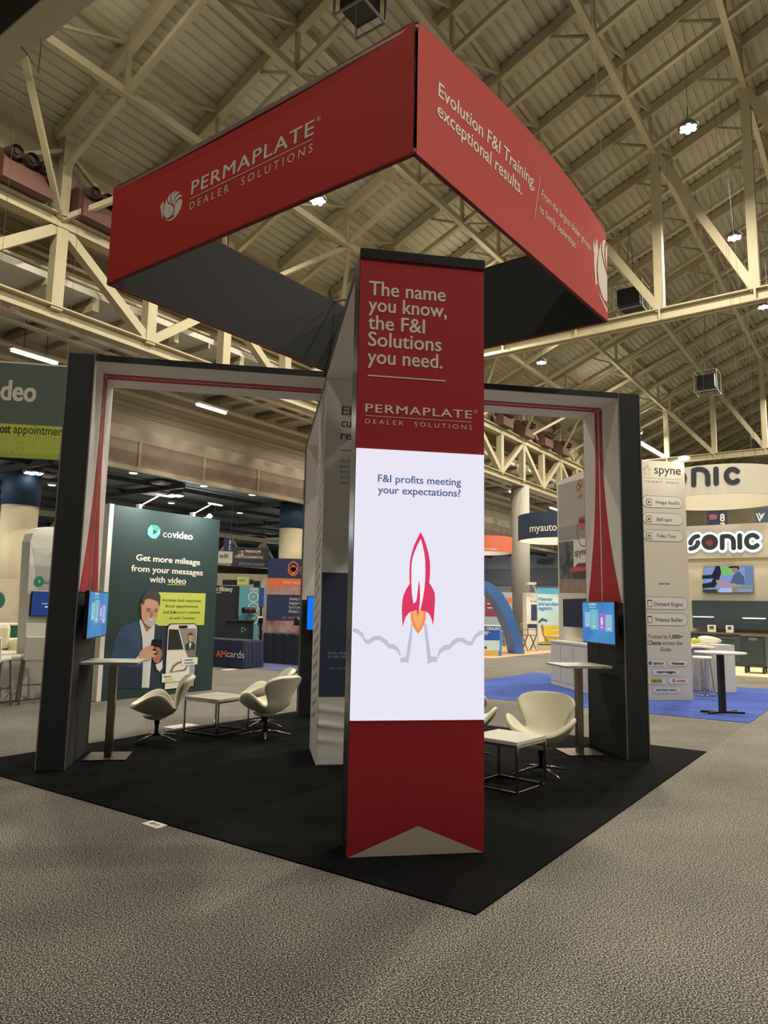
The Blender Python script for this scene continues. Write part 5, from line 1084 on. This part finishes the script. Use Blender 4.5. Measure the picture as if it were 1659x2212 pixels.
# cabinets
def pbox(F, u0, v0, u1, v1, h0, h1):
    (a0, b1), (a1, b0) = F.px((u0, v0)), F.px((u1, v1)); return facebox(F, a0, b0, a1, b1, h0, h1)
t = thing('wall_cabinet', 'long slate wall cabinet under the television at right', 'cabinet', D(SD, -1.5, 1.2)); Fc = Face(D(SD-.35, -1.5, 0), -dD)
pbox(Fc, 1494, 1297, 1700, 1362, -.34, 0).build('body', m_dk, t); m_strip = mat('light_strip', (250, 250, 244), emit=1.6)
pbox(Fc, 1497, 1331, 1542, 1334, 0, .02).build('light_strip', m_strip, t); pbox(Fc, 1604, 1334, 1654, 1337.5, 0, .02).build('light_strip', m_strip, t)
t = thing('base_cabinet', 'slate base cabinet with steel worktop under the wall cabinet', 'cabinet', D(SD-1, -1.5, .05)); Fb = Face(D(SD-1.0, -1.5, 0), -dD)
pa, pb_ = Fb.px((1490, 1364)); a1_ = Fb.px((1720, 1364))[0]; facebox(Fb, pa, .06, a1_, pb_-.06, -.6, 0).build('body', m_dk, t); facebox(Fb, pa, pb_-.06, a1_, pb_, -.62, .04).build('worktop', m_brushed, t)
for i in range(4):
    x = pa+.1+(a1_-pa-.2)*i/4; w_ = (a1_-pa-.2)/4-.04; o = facebox(Fb, x, .15, x+w_, pb_-.12, 0, .02).build('door', m_dk, t); facebox(Fb, x+.1, pb_-.2, x+w_-.1, pb_-.17, .02, .05).build('handle', m_brushed, o)
zc = pb_
for u0, u1, lb in ((1528, 1546, 'small framed card with red band on the steel worktop'), (1567.5, 1584, 'small framed text card on the steel worktop')):
    Fq = Face(D(SD-.85, -1.5, 0), -dD); q0a = Fq.px((u0, 1350))[0]; q1a = Fq.px((u1, 1350))[0]; t = thing('framed_card', lb, 'card', Fq.w((q0a+q1a)/2, zc)); facebox(Fq, q0a, zc+.002, q1a, zc+.24, -.03, 0).build('card', m_whitep, t)
    A = Art(Fq, t, .006); A.polyab([(q0a+.06, zc+.1), (q1a-.06, zc+.1), (q1a-.06, zc+.2), (q0a+.06, zc+.2)], m_txt, 1, 'print'); A.done()
d0, s0 = 16.6, 0; Fr = Face(D(16.6, -1.5, 0), -dD); t = thing('rolling_cabinet', 'slate rolling tool cabinet on castors at the right edge', 'cabinet', D(16.9, -1.5, .05))
(a0, b1), (a1, b0) = Fr.px((1601, 1372)), Fr.px((1656, 1440)); facebox(Fr, a0, b0, a1, b1-.03, -.6, 0).build('body', m_dk, t); facebox(Fr, a0-.02, b1-.03, a1+.02, b1, -.62, .02).build('top', m_brushed, t); facebox(Fr, a0+.06, b0+.05, a1-.06, b1-.1, 0, .015).build('door', m_dk, t)
facebox(Fr, a0+.2, b1-.14, a0+.42, b1-.06, .016, .02).build('badge', m_greymetal, t)
for x in (a0+.08, a1-.08):
    for h in (-.08, -.5): MB().tube([Fr.w(x-.03, .14, h), Fr.w(x+.03, .14, h)], .085, 12).build('castor', m_blk, t)
# round hanging signs
def ring_sign(label, c, r, z0, z1, m_out, m_in, cables=True, th=.06):
    t = thing('ring_sign', label, 'sign', (c.x, c.y, z0)); n = 72
    MB().lathe([(r, z0), (r, z1)], (c.x, c.y, 0), n); mb = MB(); vs = []
    def cyl(rr): return [Vector((c.x+rr*math.cos(2*math.pi*i/n), c.y+rr*math.sin(2*math.pi*i/n), z)) for z in (z0, z1) for i in range(n)]
    mb.add(cyl(r), [(i, (i+1) % n, n+(i+1) % n, n+i) for i in range(n)]); mb.build('outer_band', m_out, t, smooth=True)
    mb = MB(); mb.add(cyl(r-th), [(i, (i+1) % n, n+(i+1) % n, n+i) for i in range(n)]); mb.build('inner_band', m_in, t, smooth=True)
    mb = MB(); mb.add(cyl(r)+cyl(r-th), [(i, (i+1) % n, 2*n+(i+1) % n, 2*n+i) for i in range(n)]+[(n+i, n+(i+1) % n, 3*n+(i+1) % n, 3*n+i) for i in range(n)]); mb.build('rim', m_in, t)
    if cables:
        mb = MB(); [mb.tube([Vector((c.x+r*math.cos(a), c.y+r*math.sin(a), z1)), Vector((c.x+r*.5*math.cos(a), c.y+r*.5*math.sin(a), rz(Vector((c.x, c.y, 0)).dot(dS), OFF) if c.dot(dS) < 13 else 11.5))], .005, 5) for a in (.5, 2.6, 4.7)]; mb.build('hanging_cable', m_darkmetal, t)
    return t
def along(u, dep): r_ = ray(u, 1300); h_ = Vector((r_.x, r_.y, 0)); return EYE+h_*(dep/h_.dot(Vector((FW.x, FW.y, 0)).normalized()))
def curved_face(c, r, zref):
    n_ = Vector((EYE.x-c.x, EYE.y-c.y, 0)).normalized(); p = Vector((c.x, c.y, 0))+n_*r
    return Face(p, n_, warp=lambda a, b: math.sqrt(max(r*r-a*a, .01))-r)
c = along(1562, 24); t = ring_sign('large round white hanging sign reading sonic at right', c, 2.0, 5.48, 6.42, m_sp, m_ws)
F = curved_face(c, 2.0, 0); A = Art(F, t, .02)
for st in ([(1412, 1020), (1404, 1030), (1414, 1036), (1421, 1043), (1408, 1049)], arcpx(1462, 1031, 15, 15, 0, 360, 20), [(1498, 1046), (1498, 1014.5), (1506, 1013), (1514, 1013.2), (1521, 1015.5), (1526, 1020), (1528.5, 1027), (1529, 1045)], [(1546.5, 1013), (1547, 1044)], arcpx(1583, 1027.5, 14, 14.5, 45, 315, 14)):
    st = [(F.px((1484 if False else u, v))) for u, v in st]
    mb = MB(); A.T.append(('lettering', mb, m_let)); wd = .155
    for i in range(len(st)-1):
        (x0, y0), (x1, y1) = st[i], st[i+1]; tq = math.atan2(y1-y0, x1-x0)
        q = [(x1+wd/2*math.cos(tq+x), y1+wd/2*math.sin(tq+x)) for x in [math.radians(-90+22.5*j) for j in range(9)]]+[(x0+wd/2*math.cos(tq+x), y0+wd/2*math.sin(tq+x)) for x in [math.radians(90+22.5*j) for j in range(9)]]
        mb.add([F.w(a, b, .02+.0005*i) for a, b in q], [tuple(range(len(q)))])
A.done()
c = along(1214, 33); m_nvs = mat('myauto_navy', (38, 52, 76), .6); t = ring_sign('dark blue round hanging sign reading myauto in the right archway', c, 1.95, 4.95, 6.1, m_nvs, m_whitep)
F = curved_face(c, 1.95, 0); A = Art(F, t, .03); z4 = lambda x, y: (1040+x/6.636, 1060+y/6.636)
A.text('myauto', z4(685, 578), z4(1080, 568), z4(685, 508), m_print, .012, 1, ref='x'); A.done()
c = along(1046, 44); t = ring_sign('small orange round hanging sign beside the screen tower', c, 1.7, 5.2, 6.15, mat('ring_orange', (214, 112, 84), .6), m_whitep)
F = curved_face(c, 1.7, 0); A = Art(F, t, .03); A.text('Customer Engagement', z4(40, 848), z4(225, 850), None, m_print, 0, 1, H=.14); A.done()
# aisle signs at right
t, F, A = board('aisle_sign', 'navy aisle sign numbered 87 below the round white sign', 'sign', D(26, -2, 0), -dD, 1526.5, 1104.5, 1572, 1150, m_navy, .05, 23.3); 
A.text('NADA', k6(955, 868), k6(1050, 866), k6(955, 838), mat('coral_print', (230, 110, 110), .7), .03, 1); A.text('SHOW', k6(962, 900), k6(1050, 896), None, mat('coral_print', (230, 110, 110)), .03, 1, H=A.H); A.text('8', k6(1087, 920), k6(1146, 918), k6(1087, 832), m_print, .03, 1); A.text('7', k6(1090, 1025), k6(1148, 1025), None, m_print, .03, 1, H=A.H); A.done()
t, F, A = board('hanging_sign', 'slate blue hanging sign with a W emblem at the right edge', 'sign', D(26, -4, 0), -dD, 1630, 1100, 1690, 1129, mat('slate_sign', (58, 82, 108), .6), .2, 22.5)
A.stroke(Z(k6, [(1525, 830), (1560, 915), (1590, 840)]), .05, m_print, 1); A.stroke(Z(k6, [(1555, 825), (1580, 885), (1610, 825)]), .05, m_print, 1); A.done()

# ================================================================== BLUE ARCH BOOTH (through the right archway)
m_arch = mat('arch_blue', (70, 110, 176), .5); m_archd = mat('arch_blue_side', (54, 86, 150), .5)
AY = 19.6; F = Face((9, AY, 0), (0, -1, 0)); t = thing('arch', 'tall curved blue arch standing on the pale wood floor', 'arch', F.w(*F.px((1122, 1412))))
out = [(1133.5, 1413), (1128, 1385), (1120, 1355), (1108, 1322), (1095, 1296), (1080, 1275), (1062, 1260), (1042, 1253), (1010, 1249)]; inn = [(1113, 1410), (1108, 1385), (1098, 1355), (1085, 1325), (1072, 1300), (1060, 1285), (1050, 1276), (1038, 1270), (1010, 1266)]
lf = lambda pts, y: [hit(u, v, Vector((0, y, 0)), Y1) for u, v in pts]
o_, i_ = lf(out, AY), lf(inn, AY); o_[0].z = i_[0].z = .01; ext = Vector((.0, .9, 0)); n = len(o_)
def mirror(pts, x0): return [Vector((2*x0-p.x, p.y, p.z)) for p in pts]
x0 = o_[-1].x-.4
for oo, ii in ((o_, i_), (mirror(o_, x0), mirror(i_, x0))):
    mb = MB(); mb.add(oo+ii+[p+ext for p in oo]+[p+ext for p in ii], [(k, k+1, n+k+1, n+k) for k in range(n-1)]+[(2*n+k, 2*n+k+1, 3*n+k+1, 3*n+k) for k in range(n-1)]+[(k, k+1, 2*n+k+1, 2*n+k) for k in range(n-1)]+[(n+k, n+k+1, 3*n+k+1, 3*n+k) for k in range(n-1)]); mb.build('leg', m_arch, t)
MB().hexa([o_[-1], i_[-1], mirror([i_[-1]], x0)[0], mirror([o_[-1]], x0)[0]]+[p+ext for p in (o_[-1], i_[-1], mirror([i_[-1]], x0)[0], mirror([o_[-1]], x0)[0])]).build('crown', m_arch, t)
z6 = lambda x, y: (1040+x/8.295, 1260+y/8.295)
t, F, A = board('a_frame_sign', 'blue standing sign reading DEALERS beside the screen tower', 'sign', Vector((0, Gz(1060, 1417).y, 0)), (0, -1, 0), 1030, 1352, 1079, 1418, mat('sign_blue', (40, 88, 186), .6), .12, 0)
facebox(F, F.px((1079, 1400))[0], .01, F.px((1084, 1400))[0], F.px((1079, 1354))[1], -.4, 0).build('side', mat('sign_blue_edge', (70, 140, 226), .6), t)
A.text('DEALERS', z6(100, 838), z6(328, 838), z6(100, 785), m_print, .03, 1); A.text('FOR', z6(-20, 838), z6(88, 838), None, mg3, .02, 1, H=A.H); A.text('without ...', z6(30, 888), z6(165, 890), None, m_print, .01, 1, H=.09); A.text('EVER!', z6(30, 925), z6(112, 927), None, m_print, .02, 1, H=.1)
A.rect(*z6(-60, 1020), *z6(325, 1210), mat('pale_sky', (196, 222, 228)), 1, 'landscape'); A.rect(*z6(-60, 1205), *z6(305, 1300), mat('wheat', (222, 186, 92), .7, noise=.3, scale=6), 2, 'landscape'); A.poly(Z(z6, [(40, 1165), (70, 1115), (100, 1170)]), m_green, 3, 'landscape'); A.done()
t, F, A = board('banner_stand', 'pale blue banner stand reading Never stranded again', 'banner', Vector((0, Gz(1185, 1404).y, 0)), (0, -1, 0), 1161, 1270, 1209, 1403, mat('banner_sky', (206, 234, 238), .6), .1, 0)
A.rect(*z6(1003, 85), *z6(1400, 190), mat('banner_azure', (98, 182, 234)), 1, 'print'); m_az = mat('azure_ink', (66, 148, 214))
A.text('Never', z6(1022, 308), z6(1278, 308), z6(1022, 248), m_az, .02, 1, k=2); A.text('stranded', z6(1020, 395), z6(1400, 395), None, m_az, .02, 1, H=A.H, k=2); A.text('again.', z6(1020, 472), z6(1285, 472), None, m_az, .02, 1, H=A.H, k=2)
m_yel = mat('car_yellow', (236, 206, 50), .5); A.rect(*z6(1015, 1090), *z6(1400, 1190), mat('road', (196, 196, 180)), 2, 'print'); A.rect(*z6(1100, 760), *z6(1400, 960), m_yel, 2, 'print'); A.rect(*z6(1012, 960), *z6(1400, 1110), mat('field_yellow', (206, 190, 80), .7, noise=.35, scale=7), 2, 'print')
A.poly(Z(z6, [(1012, 690), (1080, 620), (1180, 660), (1165, 690), (1100, 660), (1030, 710)]), mg2, 3, 'print'); A.poly(Z(z6, [(1012, 800), (1060, 750), (1100, 780), (1120, 900), (1120, 1040), (1012, 1060)]), m_print, 4, 'print'); A.poly(Z(z6, [(1055, 760), (1085, 735), (1105, 780), (1110, 920), (1210, 1070), (1190, 1080), (1090, 930)]), m_skin2, 5, 'print'); A.rect(*z6(1240, 830), *z6(1395, 860), m_print, 3, 'print'); A.rect(*z6(1240, 925), *z6(1395, 955), m_print, 3, 'print'); A.done()
t, F, A = board('display_tower', 'white kiosk tower with dark screen left of the pale blue banner', 'display tower', Vector((0, Gz(1150, 1399.5).y+.6, 0)), (0, -1, 0), 1137, 1280, 1175, 1402, m_whitep, .5, 0); A.rect(*z6(888, 380), *z6(1100, 670), mat('kiosk_screen', (52, 70, 104), .3), 1, 'screen'); A.text('DR. LIVE', z6(880, 340), z6(980, 340), None, m_ink, 0, 1, H=.09); A.done()
q = F.w(*F.px((1158, 1281))); t = thing('arm_light', 'white arm lamp on the white kiosk tower', 'lamp', q); mb = MB(); mb.tube([q-Y1*.0, q+Vector((-.1, -.1, .25)), q+Vector((-.35, -.35, .42))], .03, 6); mb.build('arm', m_whitep, t); MB().box(q.x-.6, q.y-.55, q.z+.38, q.x-.2, q.y-.2, q.z+.5).build('head', m_whitep, t)
# director chair
def director(p, rz_, label):
    t = thing('director_chair', label, 'chair', p, rz_); M = WM[t]; T = lambda x, y, z: M @ Vector((x, y, z)); m_w = mat('oiled_wood', (150, 112, 92), .5)
    for j in (-.24, .24):
        for a, b in (((-.22, 0), (.22, .68)), ((.22, 0), (-.22, .68))): MB().bar(T(a[0], j, a[1]), T(b[0], j, b[1]), .04).build('leg', m_w, t)
        MB().bar(T(-.22, j, .68), T(-.22, j, 1.15), .04).build('back_post', m_w, t); MB().bar(T(-.24, j, .9), T(.24, j, .9), .05, .025).build('armrest', m_w, t)
    MB().hexa([T(*v) for v in ((-.22, -.24, .66), (.22, -.24, .66), (.22, .24, .66), (-.22, .24, .66), (-.22, -.24, .68), (.22, -.24, .68), (.22, .24, .68), (-.22, .24, .68))]).build('seat', m_blk, t)
    MB().hexa([T(*v) for v in ((-.24, -.26, .98), (-.2, -.26, .98), (-.2, .26, .98), (-.24, .26, .98), (-.24, -.26, 1.16), (-.2, -.26, 1.16), (-.2, .26, 1.16), (-.24, .26, 1.16))]).build('backrest', m_navyp, t); return t
p = Gz(1143, 1406)+ZZ*.009; director(p, face_dir(-.3, .9), 'folding director chair right of the curved blue arch')
t = thing('tall_table', 'white tall table behind the blue arch', 'table', (9.2, 23.5, .009)); MB().lathe([(.01, 1.02), (.6, 1.02), (.6, 1.06), (.01, 1.06)], (9.2, 23.5, 0), 24).build('table_top', m_whitetop, t); MB().box(9.16, 23.46, .01, 9.24, 23.54, 1.02).build('post', m_trimw, t)
def shell_chair(p, rz_, label, m):
    t = thing('shell_chair', label, 'chair', p, rz_); M = WM[t]; T = lambda x, y, z: M @ Vector((x, y, z)); vs = []
    for x, z, w_ in ((.22, .72, .2), (.1, .68, .24), (-.08, .68, .25), (-.17, .76, .25), (-.2, .92, .24), (-.24, 1.1, .17)):
        for j in range(5): y = -1+j/2; vs.append(T(x, y*w_, z+.05*y*y))
    mb = MB(); mb.add(vs, [(i*5+j, i*5+j+1, i*5+j+6, i*5+j+5) for i in range(5) for j in range(4)]); mb.build('shell', m, t, smooth=True, sub=1, solid=.02, fixn=False)
    for i in (-1, 1):
        for j in (-1, 1): MB().bar(T(i*.12, j*.12, .68), T(i*.2, j*.22, 0), .025).build('leg', m_brushed, t)
shell_chair(Gz(1080, 1398)+ZZ*.009, face_dir(-1, .2), 'white shell chair left of the curved blue arch', m_whitep)
shell_chair(Gz(1121, 1394)+ZZ*.009, face_dir(-.6, .8), 'grey shell chair right behind the curved blue arch', mat('shell_grey', (150, 150, 156), .5))
t, F, A = board('display_wall', 'distant maroon printed wall behind the blue arch', 'display wall', Vector((0, 33, 0)), (0, -1, 0), 1030, 1278, 1107, 1375, mat('far_grey', (170, 176, 190), .7), .3, 0); A.rect(1048, 1290, 1086, 1332, mat('maroon_print', (146, 66, 92), .7, noise=.3, scale=2), 1, 'print'); A.rect(1095, 1291, 1107, 1302, m_or, 1, 'print')
for i in range(3): A.rect(1052, 1294+9*i, 1076, 1296.5+9*i, m_print, 2, 'print')
A.done()
t, F, A = board('wall_sign', 'dark lettering Hall I on the far wall in the right archway', 'sign', D(61.8, 17, 0), -dD, 1160, 1208, 1192, 1219, MATS['dark_wall_band'], .05, 0); A.text('Hall I', z4(808, 1052), z4(990, 1048), z4(808, 1005), m_navy, .02, 1); A.done()
